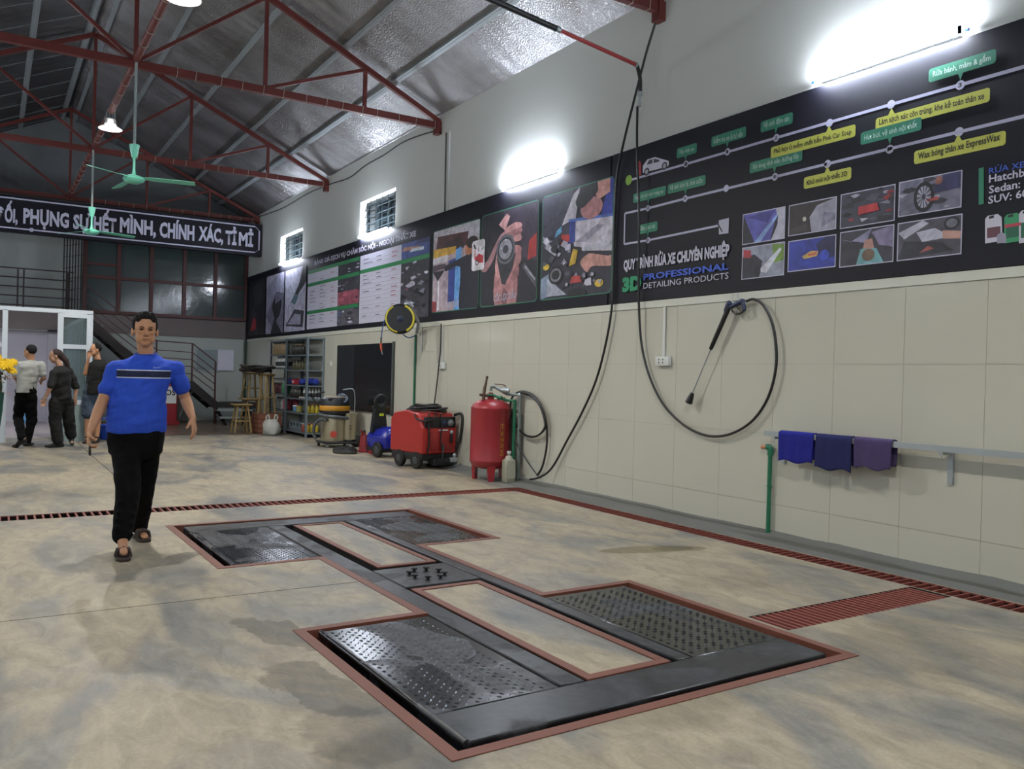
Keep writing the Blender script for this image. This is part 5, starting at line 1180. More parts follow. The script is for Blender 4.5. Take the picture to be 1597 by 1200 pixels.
row(lambda x, y, z: bottle(x, y, z, .085, .275, M_gb, M_wb, 'tall bottle of green liquid on the far shelving, by the middle post', 'green liquid bottles', .6, 'canister', 'canister'), [(xs(.25), 18.36, .87), (xs(.25), 18.55, .87)], lambda i: ('right', 'left')[i]+' one of two tall bottles of green liquid by the middle shelving post')
row(lambda x, y, z: bottle(x, y, z, .09, .29, M_pk, M_wb, 'big bottle of pink liquid low on the far shelving', 'pink liquid bottles', .4, 'canister', 'canister'), [(xs(.25), 18.37, .51), (xs(.85), 18.45, .51)], lambda i: ('front', 'rear')[i]+' one of two big bottles of pink liquid low on the far shelving')
row(lambda x, y, z: bottle(x, y, z, .09, .27, mat('clear_grey', '#7d8284', .3), M_ol, 'grey see-through bottle low on the far shelving beside the pink one', 'grey bottles low on the far shelving', .4, 'canister', 'canister'), [(xs(.25), 18.60+i*.21, .51) for i in range(3)], lambda i: ORD[i]+' grey see-through bottle left of the pink liquid low on the far shelving')
row(lambda x, y, z: bottle(x, y, z, .045, .23, M_ol, M_tan, 'dark bottle on the top board of the near shelving', 'dark bottles on the near top shelf', .35), [(xs(.2), 17.25+i*.13, 1.725) for i in range(6)], lambda i: ORD[i]+' dark bottle from the right on the top board of the near shelving')
row(lambda x, y, z: bottle(x, y, z, .05, .2, mat('olive_bottle', '#4a4834', .4), M_ol, 'olive bottle on the second board of the near shelving', 'olive bottles on the near shelving', .35), [(xs(.25), 17.1+i*.2, 1.405) for i in range(5)], lambda i: ORD[i]+' olive bottle from the right on the second board of the near shelving')
row(lambda x, y, z: bottle(x, y, z, .031, .22, M_wb, M_wb, 'white spray bottle at the near end of the shelving', 'white bottles at the shelf end', .3, lab=M_lab), [(xs(.1+.2*i), 16.90+.13*j, .805) for j in range(2) for i in range(5)], lambda i: ORD[i % 5]+(' white bottle from the left, front row, at the shelf end', ' white bottle from the left, rear row, at the shelf end')[i//5])
row(lambda x, y, z: bottle(x, y, z, .055, .2, M_ol, M_ol, 'short black bottle in the middle of the near shelving', 'black bottles on the near shelving', .5), [(xs(.2), 17.40+i*.14, .805) for i in range(5)], lambda i: ORD[i]+' short black bottle from the right in the middle of the near shelving')
row(lambda x, y, z: bottle(x, y, z, .047, .19, M_yb, mat('red_cap', '#8c3a2a', .4), 'yellow can with a red cap low at the near end of the shelving', 'yellow cans at the shelf end', .5, 'can', 'can'), [(xs(.2+.3*i), 16.92, .505) for i in range(3)]+[(xs(.2+.3*i), 16.92, .105) for i in range(3)], lambda i: ORD[i % 3]+' yellow can from the left on the '+('lower', 'bottom')[i//3]+' board at the shelf end')
row(lambda x, y, z: bottle(x, y, z, .047, .18, mat('red_tin', '#8c3c2c', .4), M_wb, 'red tin with a white lid on the bottom of the near shelving', 'red tins at the shelf end', .8, 'tin', 'tin'), [(xs(.2+.3*i), 17.12, .105) for i in range(3)], lambda i: ORD[i]+' red tin from the left behind the yellow cans on the bottom board')
# rolls and boxes on the lower boards
def roll(x, y, z):
    t = thing('cable_roll', 'grey ring of wound strap on the bottom board of the near shelving', 'roll', (x, y, z), group='rolls on the bottom shelf')
    MB().torus((x, y, z+.10), .07, .03, (1, .2, 0), 18, 8).build('winding', mat('grey_strap', '#5d6a70', .6), t); MB().box((x-.03, y-.06, z), (x+.03, y+.06, z+.02)).build('foot', M_galv, t, smooth=False); return t
row(roll, [(xs(.3), 17.40+i*.21, .105) for i in range(4)], lambda i: ORD[i]+' grey wound ring from the right on the bottom board of the near shelving')
def lump(name, label, cat, cen, size, m, seed, vox=.012):
    R_ = random.Random(seed); t = thing(name, label, cat, (cen[0], cen[1], cen[2])); mb = MB()
    for i in range(9):
        u = R_.uniform(-1, 1)*.6; v = R_.uniform(-1, 1)*.6; mb.ell((cen[0]+u*size[0], cen[1]+v*size[1], cen[2]+size[2]*R_.uniform(.35, .55)), (size[0]*.45, size[1]*.4, size[2]*R_.uniform(.35, .5)))
    mb.ell((cen[0], cen[1], cen[2]+size[2]*.4), (size[0]*.95, size[1]*.95, size[2]*.4))
    remeshed(mb, 'folds', m, t, vox, 4); return t
M_bc = mat('bright_blue_cloth', '#20348c', .8)
lump('cloth_pile', 'heap of bright blue cloths at the near end of the shelving', 'cloth', (5.73, 16.98, 1.085), (.17, .13, .16), M_bc, 1)
lump('cloth_pile', 'blue cloths spilling along the front of the near shelving', 'cloth', (5.68, 17.38, 1.085), (.10, .2, .14), M_bc, 2)
t = thing('box', 'bright red box beside the blue cloths on the shelving', 'box', (5.62, 17.75, 1.085)); mb = MB(); mb.bbox((5.57, 17.68, 1.085), (5.72, 17.83, 1.20), .006); mb.build('carton', mat('red_carton', '#a02a38', .5), t); MB().box((5.565, 17.70, 1.12), (5.57, 17.80, 1.16)).build('label', M_wplastic, t, smooth=False)
t = thing('box', 'navy blue box on the shelving left of the red one', 'box', (5.62, 17.98, 1.085)); mb = MB(); mb.bbox((5.57, 17.88, 1.085), (5.75, 18.10, 1.21), .006); mb.build('carton', mat('navy_carton', '#222a5c', .5), t); MB().box((5.575, 17.90, 1.21), (5.74, 18.08, 1.215)).build('lid', mat('navy_carton', '#222a5c', .5), t)
t = thing('tub', 'pale blue tub on the lower board of the near shelving', 'tub', (5.65, 17.75, .505)); mb = MB(); mb.lathe((5.65, 17.75, .505), [(.06, 0), (.07, .11)], 16); mb.build('pot', mat('pale_blue_tub', '#5f86b0', .4), t); MB().lathe((5.65, 17.75, .615), [(.074, 0), (.074, .02), (0, .02)], 16).build('lid', M_wplastic, t)
t = thing('tub', 'olive green tub on the lower board, nearer the post', 'tub', (5.65, 17.5, .505)); mb = MB(); mb.lathe((5.65, 17.5, .505), [(.065, 0), (.07, .10)], 16); mb.build('pot', mat('olive_tub', '#8a8a50', .4), t); MB().lathe((5.65, 17.5, .605), [(.074, 0), (.074, .02), (0, .02)], 16).build('lid', M_yb, t)
t = thing('sheet_stack', 'white sheets lying on the near shelving below the blue cloths', 'paper', (5.66, 17.2, .805)); MB().box((5.57, 17.12, .806), (5.80, 17.31, .83)).build('sheets', M_wplastic, t, smooth=False); MB().box((5.58, 17.13, .83), (5.79, 17.30, .838)).build('top_sheet', mat('pinkish_paper', '#b5a09c', .7), t, smooth=False)

# bamboo stools
M_bam = mat('bamboo', '#8a7448', .55, var=.2, vscale=10)
def stool(x, y, z, r, h, label, rz=0.):
    t = thing('bamboo_stool', label, 'stool', (x, y, z), group='bamboo stools in the far corner'); c = V(x, y, z)
    for k in range(4):
        a = math.pi/4+math.pi/2*k+rz; e = V(math.cos(a), math.sin(a), 0)
        MB().cyl(c+e*r*1.25, c+e*r*.75+V(0, 0, h-.02), .022, n=8).build('leg', M_bam, t)
        a2 = a+math.pi/2; e2 = V(math.cos(a2), math.sin(a2), 0)
        MB().cyl(c+e*r*1.08+V(0, 0, h*.4), c+e2*r*1.08+V(0, 0, h*.4), .014, n=6).build('stretcher', M_bam, t)
        MB().cyl(c+e*r+V(0, 0, h-.03), c+e2*r+V(0, 0, h-.03), .018, n=6).build('seat_rail', M_bam, t)
    for k in range(8):
        o = (k-3.5)*r*.25; MB().cyl(c+V(-r, o, h-.01), c+V(r, o, h-.01), .014, n=6).build('seat_slat', M_bam, t)
    return t
stool(4.72, 18.62, 0, .20, .62, 'low bamboo stool standing in front of the bamboo stack, leftmost')
stool(5.13, 19.35, 0, .25, .72, 'tall bamboo stool at the bottom of the stack')
stool(5.13, 19.35, .72, .20, .60, 'bamboo stool standing on top of another one', .2)
stool(5.26, 18.60, .42, .15, .88, 'narrow bamboo stool standing on the brown crate', .3)
# dark bundle on the stool stack
t = thing('bundle', 'dark bundle of tangled straps lying on top of the stacked stools', 'bundle', (5.18, 18.9, 1.33))
R_ = random.Random(4)
for k in range(12):
    mb = MB(); rr = R_.uniform(.25, .42); oy = R_.uniform(-.15, .15); ph = R_.uniform(0, 6)
    pts = [V(5.12+rr*.75*math.cos(a)+.04*math.sin(3*a+ph), 18.98+oy+rr*1.4*math.sin(a), 1.345+.010*k+.02*math.sin(2*a+ph)) for a in [2*math.pi*i/20 for i in range(20)]]
    mb.tube(pts, .022, 6, closed=True); mb.build('strap', mat('dark_tangle_%d' % (k % 2), ('#1a1714', '#4a4038')[k % 2], .8), t)
t = thing('crate', 'reddish-brown wooden crate under the bamboo stools', 'crate', (5.28, 18.55, 0))
for i in range(4):
    for s, (lo, hi) in enumerate((((5.0, 18.30, .01+i*.10), (5.50, 18.32, .10+i*.10)), ((5.0, 18.32, .01+i*.10), (5.02, 18.88, .10+i*.10)))):
        MB().box(lo, hi).build('board', mat('reddish_wood', '#7a4c38', .7, var=.2, vscale=8), t, smooth=False)
MB().box((5.02, 18.32, .0), (5.50, 18.88, .40)).build('core', MATS['reddish_wood'], t, smooth=False)
MB().box((4.99, 18.29, .40), (5.51, 18.89, .42)).build('lid', MATS['reddish_wood'], t, smooth=False)
# white carrier bag
t = thing('carrier_bag', 'full white plastic carrier bag on the floor before the shelving', 'bag', (5.12, 17.72, 0))
mb = MB(); rs = []
R_ = random.Random(3)
for z, r in ((0, .13), (.03, .17), (.12, .19), (.24, .17), (.30, .13), (.33, .12)):
    rs.append([V(5.12+r*math.cos(a)*(1+.12*math.sin(3*a+z*20)), 17.72+r*math.sin(a)*(1+.12*math.cos(4*a-z*13)), z) for a in [2*math.pi*i/20 for i in range(20)]])
mb.rings(rs); mb.build('bag', mat('white_polythene', '#a8a8a2', .5), t)
for s in (-1, 1):
    MB().tube(spline([V(5.12+s*.10, 17.70, .28), V(5.12+s*.12, 17.69, .38), V(5.12+s*.07, 17.69, .43), V(5.12+s*.05, 17.70, .30)], 4), .018, 6).build('handle', MATS['white_polythene'], t)

# ------------------------------------------------------------------ end wall: upper window, paper, frosted pane
t0 = MB(); GZ0, GZ1 = 2.72, 4.52; YW = 23.06
cols = [1.98, 2.74, 3.50, 4.30, 5.08, 5.88]
M_wf = mat('dark_red_window_paint', '#4c2320', .5)
M_pane = mat('dark_wired_glass', '#3f4a49', .12, spec=.6, bump=.25, bscale=9)
for x in cols: t0.box((x-.045, YW-.05, GZ0), (x+.045, YW+.03, GZ1))
for z in (GZ0, 3.58, GZ1): t0.box((cols[0], YW-.045, z-.04), (cols[-1], YW+.03, z+.04))
t0.box((cols[0], YW-.045, 3.86), (cols[1], YW+.03, 3.93))
w3 = struct(t0.build('window_3', M_wf, smooth=False)); OFF[w3.name] = V(0, 0, 0)
for i in range(5):
    for (z0, z1) in ((GZ0+.04, 3.54), (3.62, GZ1-.04)):
        MB().box((cols[i]+.045, YW, z0), (cols[i+1]-.045, YW+.01, z1)).build('pane', M_pane, w3, smooth=False)
w4 = MB(); w4.box((4.62, 23.07, 1.30), (5.24, 23.10, 1.92)); w4 = struct(w4.build('window_4', mat('pale_window_frame', '#9ba6ab', .5), smooth=False)); OFF[w4.name] = V(0, 0, 0)
MB().box((4.66, 23.06, 1.34), (5.17, 23.07, 1.88)).build('pane', mat('frosted_pane', '#7f8a8d', .3), w4, smooth=False)
MB().box((5.19, 23.05, 1.34), (5.60, 23.075, 1.90)).build('white_sheet', mat('white_sheet', '#c9c9d6', .6), w4, smooth=False)
# folding grille at the gallery door
t = thing('folding_gate', 'dark folding metal gate drawn together at the gallery doorway', 'gate', (1.75, 22.9, 2.72))
for i in range(7):
    x = 1.50+i*.062; MB().box((x, 22.88, 2.72), (x+.024, 22.94, 4.55)).build('upright', mat('dark_gate_paint', '#1c1718', .6), t, smooth=False)
for k in range(6):
    z = 2.9+k*.27; MB().bar((1.50, 22.91, z), (1.92, 22.91, z+.1), .012, .012).build('lattice_bar', MATS['dark_gate_paint'], t, smooth=False)
# gallery railing
M_rail = mat('dark_brown_railing', '#2a1b1a', .55)
t = thing('gallery_railing', 'dark brown metal railing along the upper gallery', 'railing', (0, 22.95, 2.7))
for x in (XL+.3, -1.2, -.12, .0, .56, .68, 1.60):
    MB().bar((x, 22.85, 2.64), (x, 22.85, 3.60), .035, up=(0, 1, 0)).build('post', M_rail, t, smooth=False)
for i in range(5):
    z = 3.62-i*.215; MB().bar((XL+.05, 22.85, z), (1.72, 22.85, z), .028).build('rail', M_rail, t, smooth=False)
MB().box((XL, 22.78, 2.20), (1.78, 23.08, 2.66)).build('gallery_edge', M_fascia, eb, smooth=False)

# ------------------------------------------------------------------ staircase
t = thing('staircase', 'dark steel staircase with red-brown railings coming down to a low black landing', 'staircase', (3.6, 22, 0))
M_str = mat('dark_stair_steel', '#1b1615', .6, bump=.2, bscale=20)
Y0, Y1 = 21.75, 22.65
P1, P2, P3, P4 = V(1.85, 0, 2.52), V(3.50, 0, 1.02), V(4.22, 0, 1.02), V(4.92, 0, .42)
for Yv in (Y0, Y1):
    for a, b in ((P1, P2), (P2, P3), (P3, P4)):
        MB().bar((a.x, Yv, a.z), (b.x, Yv, b.z), .05, .19, up=(0, 1, 0) if False else None).build('stringer', M_str, t, smooth=False)
n = 8
for i in range(n):
    k = (i+.5)/n; x = P1.x+(P2.x-P1.x)*k; z = P1.z+(P2.z-P1.z)*k
    MB().box((x-.13, Y0+.03, z+.06), (x+.13, Y1-.03, z+.09)).build('tread', mat('grey_tread', '#8a908e', .5), t, smooth=False)
MB().box((P2.x-.05, Y0, 1.02), (P3.x+.05, Y1, 1.07)).build('landing_plate', MATS['grey_tread'], t, smooth=False)
for i in range(3):
    k = (i+.6)/3; x = P3.x+(P4.x-P3.x)*k; z = P3.z+(P4.z-P3.z)*k
    MB().box((x-.14, Y0+.03, z+.05), (x+.14, Y1-.03, z+.08)).build('tread', MATS['grey_tread'], t, smooth=False)
MB().box((4.84, Y0-.05, .40), (5.88, Y1, .53)).build('bottom_landing', M_str, t, smooth=False)
for i, (yv, z) in enumerate(((21.42, .36), (21.12, .19))):
    MB().box((4.84, yv, z-.03), (5.70, yv+.26, z+.01)).build('tread', MATS['grey_tread'], t, smooth=False)
MB().bar((4.88, 21.72, .38), (4.98, 21.12, .0), .03, .10).build('stringer', M_str, t, smooth=False)
MB().bar((5.64, 21.72, .38), (5.64, 21.12, .0), .03, .10).build('stringer', M_str, t, smooth=False)
MB().bar((5.75, 21.8, 0), (5.75, 21.8, .4), .05, up=(0, 1, 0)).build('leg', M_str, t, smooth=False)
MB().bar((4.88, 21.8, 0), (4.88, 21.8, .4), .05, up=(0, 1, 0)).build('leg', M_str, t, smooth=False)
MB().bar((4.10, 22.6, 0), (4.45, 22.6, .75), .04, up=(0, 1, 0)).build('prop', mat('grey_prop', '#9a9c98', .5), t, smooth=False)
M_rr = mat('dark_red_railing', '#3e2020', .5)
YR = Y0-.02
rl = [V(1.86, YR, 3.28), V(3.45, YR, 2.02), V(4.28, YR, 1.99), V(4.84, YR, 1.56)]
dz = [0, -.22, -.40, -.57, -.75]
for k, d_ in enumerate(dz):
    for a, b in zip(rl, rl[1:]): MB().bar(a+V(0, 0, d_), b+V(0, 0, d_), .028 if k == 0 else .020).build('rail', M_rr, t, smooth=False)
for p, z0 in ((rl[0], 2.5), (rl[1], 1.05), (rl[2], 1.05), (rl[3], .0)): MB().bar((p.x, YR, z0), (p.x, YR, p.z), .038, up=(0, 1, 0)).build('rail_post', M_rr, t, smooth=False)
# red cabinet with a white panel under the stairs
t = thing('red_cabinet', 'red cabinet with a white lettered panel under the stairs, half behind the man in blue', 'cabinet', (3.55, 21.5, 0))
mb = MB(); mb.bbox((3.18, 21.35, 0), (3.94, 21.6, 1.36), .02); mb.build('body', mat('red_cabinet', '#8c2428', .5), t)
MB().box((3.22, 21.34, .52), (3.86, 21.35, .92)).build('white_panel', M_wplastic, t, smooth=False)
a_ = onY(258, 640, 21.34); text('lettering', 'OS', (3.60, 21.34, .71), (3.84, 21.34, .71), .14, mat('dark_letter', '#2a2a30', .6), t, nrm=(0, -1, 0), bold=.03, ext=.003)
MB().box((3.88, 21.33, .1), (3.93, 21.35, 1.3)).build('edge', M_str, t, smooth=False)

# ------------------------------------------------------------------ white aluminium and glass partition room
t = thing('glass_partition', 'white aluminium and glass partition with an open doorway, at the far left', 'partition', (.7, 16.9, 0))
YP = 16.9
def fr(lo, hi, nm='frame_post'): MB().box(lo, hi).build(nm, M_wmetal, t, smooth=False)
fr((XL, YP-.03, 2.29), (1.60, YP+.03, 2.36), 'head_rail')
for x0, x1 in ((.20, .28), (1.04, 1.13), (1.50, 1.60), (-.9, -.82), (-1.9, -1.82)): fr((x0, YP-.03, 0), (x1, YP+.03, 2.30))
fr((1.13, YP-.03, 1.66), (1.50, YP+.03, 1.74), 'transom'); fr((1.13, YP-.03, .66), (1.50, YP+.03, .74), 'sill_rail')
fr((1.13, YP-.03, 2.22), (1.50, YP+.03, 2.29), 'transom'); fr((XL, YP-.02, 1.66), (.20, YP+.02, 1.73), 'transom')
MB().box((1.13, YP-.02, .0), (1.50, YP+.02, .66)).build('lower_panel', mat('grey_teal_panel', '#7f8f8e', .5), t, smooth=False)
for (z0, z1) in ((.74, 1.66), (1.74, 2.22)): MB().box((1.13, YP-.004, z0), (1.50, YP+.004, z1)).build('glass_pane', M_glass, t, smooth=False)
for k in range(13):
    y = YP+.30+k*.47; MB().box((1.53, y, .74), (1.58, y+.07, 2.25)).build('mullion', M_wmetal, t, smooth=False)
    if k < 12: MB().box((1.552, y+.07, .78), (1.560, y+.47, 2.2)).build('glass_pane', mat('greenish_side_glass', '#5d706e', .15, spec=.6), t, smooth=False)
MB().box((1.51, YP+.03, 2.22), (1.60, YE-.02, 2.30)).build('side_rail', M_wmetal, t, smooth=False); MB().box((1.52, YP+.03, .66), (1.59, YE-.02, .74)).build('side_rail', M_wmetal, t, smooth=False)
MB().box((1.53, YP+.03, 0), (1.58, YE-.02, .66)).build('side_panel', MATS['grey_teal_panel'], t, smooth=False)
MB().box((XL, YF+.0, -.011), (1.52, YE-.03, .002)).build('floor.002', mat('pale_pink_floor_tile', '#a59c98', .35, var=.05), None, smooth=False)['kind'] = 'structure'
mb = MB(); mb.box((XL, YE-.06, 0), (1.52, YE-.025, 2.18)); struct(mb.build('wall_back_inner', mat('lavender_white_paint', '#b4b2ba', .8), smooth=False)).name = 'wall_inner'
MB().box((1.20, YE-.5, 0), (1.40, YE-.06, 2.1)).build('corner_pier', MATS['lavender_white_paint'], bpy.data.objects['wall_inner'], smooth=False)
t = thing('cornice_light', 'bright white light strip along the top of the inner room wall', 'light', (0, 22.9, 2.3))
MB().box((XL, 22.86, 2.17), (1.20, 22.98, 2.38)).build('cornice', M_white, t, smooth=False)
MB().box((XL, 22.855, 2.25), (1.16, 22.86, 2.35)).build('lit_strip', mat('lit_strip', '#ffffff', .5, emis=('#f3f1ff', ROOM_E*.12)), t, smooth=False)
t = thing('room_lamp', 'ceiling light hidden behind the head rail of the glass room', 'light', (-.5, 19.9, 2.4))
MB().box((-1.2, 19.8, 2.50), (.2, 20.1, 2.54)).build('housing', M_wplastic, t, smooth=False); MB().box((-1.18, 19.82, 2.49), (.18, 20.08, 2.50)).build('diffuser', mat('lit_diffuser', '#ffffff', .5, emis=('#f3f0ff', ROOM_E)), t, smooth=False)
for x in (-1.1, .1): MB().bar((x, 19.95, 2.54), (x, 19.95, 5.2), .008, up=(0, 1, 0)).build('hanger', M_galv, t, smooth=False)
# water bottle on the floor of the room
t = thing('water_bottle', 'big blue-tinted water bottle on the floor behind the man in white', 'bottle', (.78, 22.3, 0))
MB().lathe((.72, 22.3, 0), [(.13, 0), (.14, .02), (.14, .34), (.12, .38), (.05, .46), (.03, .50)], 20).build('bottle', mat('blue_tint_water', '#6f9fc9', .15), t); MB().lathe((.72, 22.3, .5), [(.035, 0), (.035, .03), (0, .03)], 12).build('cap', mat('blue_cap', '#2c58a8', .4), t)
# blue basket
t = thing('blue_basket', 'bright blue plastic basket on the floor behind the man in blue', 'basket', (1.98, 17.3, 0)); c = V(1.98, 17.25, 0)
MB().lathe(c, [(.0, 0), (.19, 0), (.24, .24), (.26, .25), (.26, .27), (.23, .265), (.18, .03), (0, .03)], 24).build('tub', mat('bright_blue_plastic', '#2448b0', .4), t)
MB().tube(spline([c+V(-.25, 0, .26), c+V(-.2, 0, .36), c+V(0, 0, .41), c+V(.2, 0, .36), c+V(.25, 0, .26)], 5), .012, 7).build('handle', MATS['bright_blue_plastic'], t)

# ------------------------------------------------------------------ congratulation flower stand, cut by the left edge
t = thing('flower_stand', 'flower stand of yellow chrysanthemums with gold ribbons over green cloth, at the left edge', 'flower stand', (-.08, 15.2, 0)); c = V(-.07, 15.2, 0)
mb = MB(); rs = []
for z, r in ((0, .20), (.3, .23), (.6, .26), (.92, .28)):
    rs.append([c+V(r*math.cos(a)*(1+.07*math.sin(9*a)), r*math.sin(a)*(1+.07*math.sin(9*a)), z) for a in [2*math.pi*i/54 for i in range(54)]])
mb.rings(rs); mb.build('green_skirt', mat('dark_green_cloth', '#18493f', .6), t)
R_ = random.Random(11)
M_fy = mat('yellow_petals', '#e0bf1c', .6); M_gold = mat('gold_ribbon', '#c08a2c', .35, .25); M_leaf = mat('dark_leaf', '#24361c', .6); M_or = mat('orange_petals', '#b5683a', .6)
fp = None
for i in range(110):
    th = R_.uniform(0, 6.28); rr = math.sqrt(R_.random())*.40; z = 1.30+R_.uniform(-.05, .10)+(.36-rr)*.3
    p = c+V(rr*math.cos(th)+.02, rr*math.sin(th), z)
    if fp is None:
        mb = MB(); p_keep = p; p = V(*t.location)
        for k in range(14):
            a = 2*math.pi*k/14; e_ = V(math.cos(a), math.sin(a), 0); n_ = V(-e_.y, e_.x, 0); lift_ = .012 if k % 2 else .028
            mb.add([p+n_*.004, p+e_*.05+n_*.017+V(0, 0, lift_), p+e_*.075+V(0, 0, lift_*.6), p+e_*.05-n_*.017+V(0, 0, lift_), p-n_*.004], [(0, 1, 2, 3, 4)])
        mb.ell(p+V(0, 0, .01), (.02, .02, .014), n=8, m=5); fp = mb.build('flower', M_fy, t, smooth=False); fp.location = p_keep-p
    else: share(fp, 'flower', p-V(*t.location), t, (R_.uniform(.5, 1.25), R_.uniform(-.5, .7), R_.uniform(0, 1)))
mb = MB()
for i in range(300):
    th = R_.uniform(0, 6.28); rr = math.sqrt(R_.random())*.36; z = 1.05+R_.uniform(0, .3)+(.36-rr)*.3; p = c+V(rr*math.cos(th), rr*math.sin(th), z)
    d_ = V(R_.uniform(-1, 1), R_.uniform(-1, 1), R_.uniform(-.3, .8)).normalized(); s_ = frame_of(d_)[0]
    mb.add([p, p+d_*.04+s_*.016, p+d_*.09, p+d_*.04-s_*.016], [(0, 1, 2, 3)])
o = mb.build('foliage', M_leaf, t, smooth=False); o['kind'] = 'stuff'
for i in range(60):
    th = R_.uniform(0, 6.28); rr = R_.uniform(.15, .34); z = .90+R_.uniform(0, .36); p = c+V(rr*math.cos(th), rr*math.sin(th), z); mb = MB()
    d_ = V(math.cos(th), math.sin(th), R_.uniform(-.6, .5)).normalized(); s_ = frame_of(d_)[0]*.012; pts = [p+d_*.02*k+V(0, 0, .02*math.sin(k*1.3+i))+frame_of(d_)[1]*.015*math.cos(k+i) for k in range(8)]
    mb.add([q-s_ for q in pts]+[q+s_ for q in pts], [(k, k+1, 8+k+1, 8+k) for k in range(7)]); mb.build('ribbon', M_gold if i % 4 else M_or, t, smooth=False)
MB().lathe(c, [(.26, .90), (.27, 1.0), (.24, 1.25), (0, 1.3)], 16).build('foam_core', M_leaf, t)
# ------------------------------------------------------------------ people
SKIN = mat('skin_warm', '#b58563', .55, var=.05); SKIN2 = mat('skin_pale', '#a07a62', .55, var=.05)
HAIR = mat('black_hair', '#050404', .85, bump=.5, bscale=200); BHAIR = mat('brown_hair', '#2c1c17', .8, bump=.6, bscale=160)
def head(mb, c, fwd, h=.235, tilt=0.):
    """c: head centre. face looks along fwd"""
    f = Vector(fwd).normalized(); up = V(0, 0, 1); s = f.cross(up).normalized(); up = s.cross(f).normalized(); k = h/.235
    M = Matrix((s, f, up)).transposed()
    q = lambda x, y, z: c+s*x*k+f*y*k+up*z*k
    mb.ell(q(0, -.008, .030), (.074*k, .092*k, .088*k), M)         # skull
    mb.ell(q(0, .016, -.028), (.063*k, .070*k, .075*k), M)         # face
    mb.ell(q(0, .042, -.082), (.036*k, .036*k, .030*k), M)         # chin
    for sg in (-1, 1):
        mb.ell(q(sg*.034, .038, -.052), (.030*k, .040*k, .042*k), M)   # cheek / jaw
        mb.ell(q(sg*.034, .070, -.012), (.020*k, .014*k, .016*k), M)   # cheekbone
        mb.ell(q(sg*.078, -.002, -.012), (.010*k, .020*k, .032*k), M)  # ear
        mb.ell(q(sg*.028, .082, .022), (.024*k, .010*k, .008*k), M)    # brow ridge
    mb.cap(q(0, .086, .010), q(0, .100, -.024), .009*k, .014*k)    # nose
    mb.ell(q(0.010, .092, -.030), (.010*k, .012*k, .008*k), M); mb.ell(q(-.010, .092, -.030), (.010*k, .012*k, .008*k), M)
    mb.ell(q(0, .080, -.053), (.022*k, .013*k, .0075*k), M); mb.ell(q(0, .079, -.064), (.018*k, .012*k, .0075*k), M)   # lips
    return q, M, k
def face_parts(par, q, M, k):
    for sg in (-1, 1):
        mb = MB(); mb.ell(q(sg*.030, .0815, .006), (.0125*k, .007*k, .0045*k), M, 12, 8); mb.build('eye', mat('eye_dark', '#1a1412', .3), par)
        mb = MB(); mb.tube([q(sg*.014, .0925, .019), q(sg*.030, .094, .026), q(sg*.046, .083, .019)], [.0016*k, .0026*k, .0012*k], 6); mb.build('eyebrow', HAIR, par)
    mb = MB(); mb.tube([q(-.020, .0845, -.058), q(0, .0945, -.0575), q(.020, .0845, -.058)], [.0015, .0026, .0015], 6); mb.build('mouth_line', mat('mouth_dark', '#5c3028', .5), par)
def hand(mb, wrist, d, palm, side, s=1., curl=.5, spread=1.):
    """wrist point, d direction of the hand, palm = palm normal, side = direction of the thumb"""
    d = Vector(d).normalized(); palm = Vector(palm); palm = (palm-d*palm.dot(d)).normalized(); sd = d.cross(palm).normalized()
    if sd.dot(Vector(side)) < 0: sd = -sd
    P_ = lambda a, b, c_: wrist+d*a*s+sd*b*s+palm*c_*s
    mb.cap(P_(-.02, 0, 0), P_(.02, 0, 0), .027*s, .028*s, sq=.75, side=palm)
    mb.cap(P_(.025, .014, 0), P_(.085, .020, 0), .024*s, .021*s, sq=.62, side=palm); mb.cap(P_(.025, -.014, 0), P_(.080, -.022, 0), .024*s, .020*s, sq=.62, side=palm)
    for i, (b, L_) in enumerate(((.030, .072), (.010, .080), (-.011, .074), (-.031, .058))):
        a0 = P_(.088-.004*abs(i-1.2), b, 0); ang = 0; p = a0; r = .0088*s-.0004*i*s
        for j, fr_ in enumerate((.45, .32, .23)):
            ang += curl*(.45+.25*j)+.06*i*curl; dr = d*math.cos(ang)+palm*math.sin(ang)+sd*(b*1.6*spread)
            p2 = p+dr.normalized()*L_*fr_*s; mb.cap(p, p2, r, r*.9); p = p2; r *= .9
    t0 = P_(.022, .024, .004); t1 = P_(.052, .050, .012); t2 = P_(.080, .056+.004, .022+.02*curl); mb.cap(t0, t1, .014*s, .0115*s); mb.cap(t1, t2, .011*s, .009*s)
def leg_shape(mb, hip, knee, ank, r=(.10, .068, .05)):
    mb.cap(hip, knee, r[0], r[1]); mb.cap(knee, knee+(ank-knee)*.35, r[1]*.95, r[1]*.98); mb.cap(knee+(ank-knee)*.35, ank, r[1]*.98, r[2])
def foot_shape(mb, ank, toe, s=1.):
    f = (toe-ank); fl = V(f.x, f.y, 0).normalized()
    heel = ank-fl*.045*s+V(0, 0, -.045*s); mb.cap(ank+V(0, 0, .02), heel+V(0, 0, .02), .04*s, .036*s); mb.cap(heel+V(0, 0, .008), toe, .034*s, .026*s, sq=.8); mb.cap(ank-V(0, 0, .02), toe-fl*.05, .04*s, .03*s)

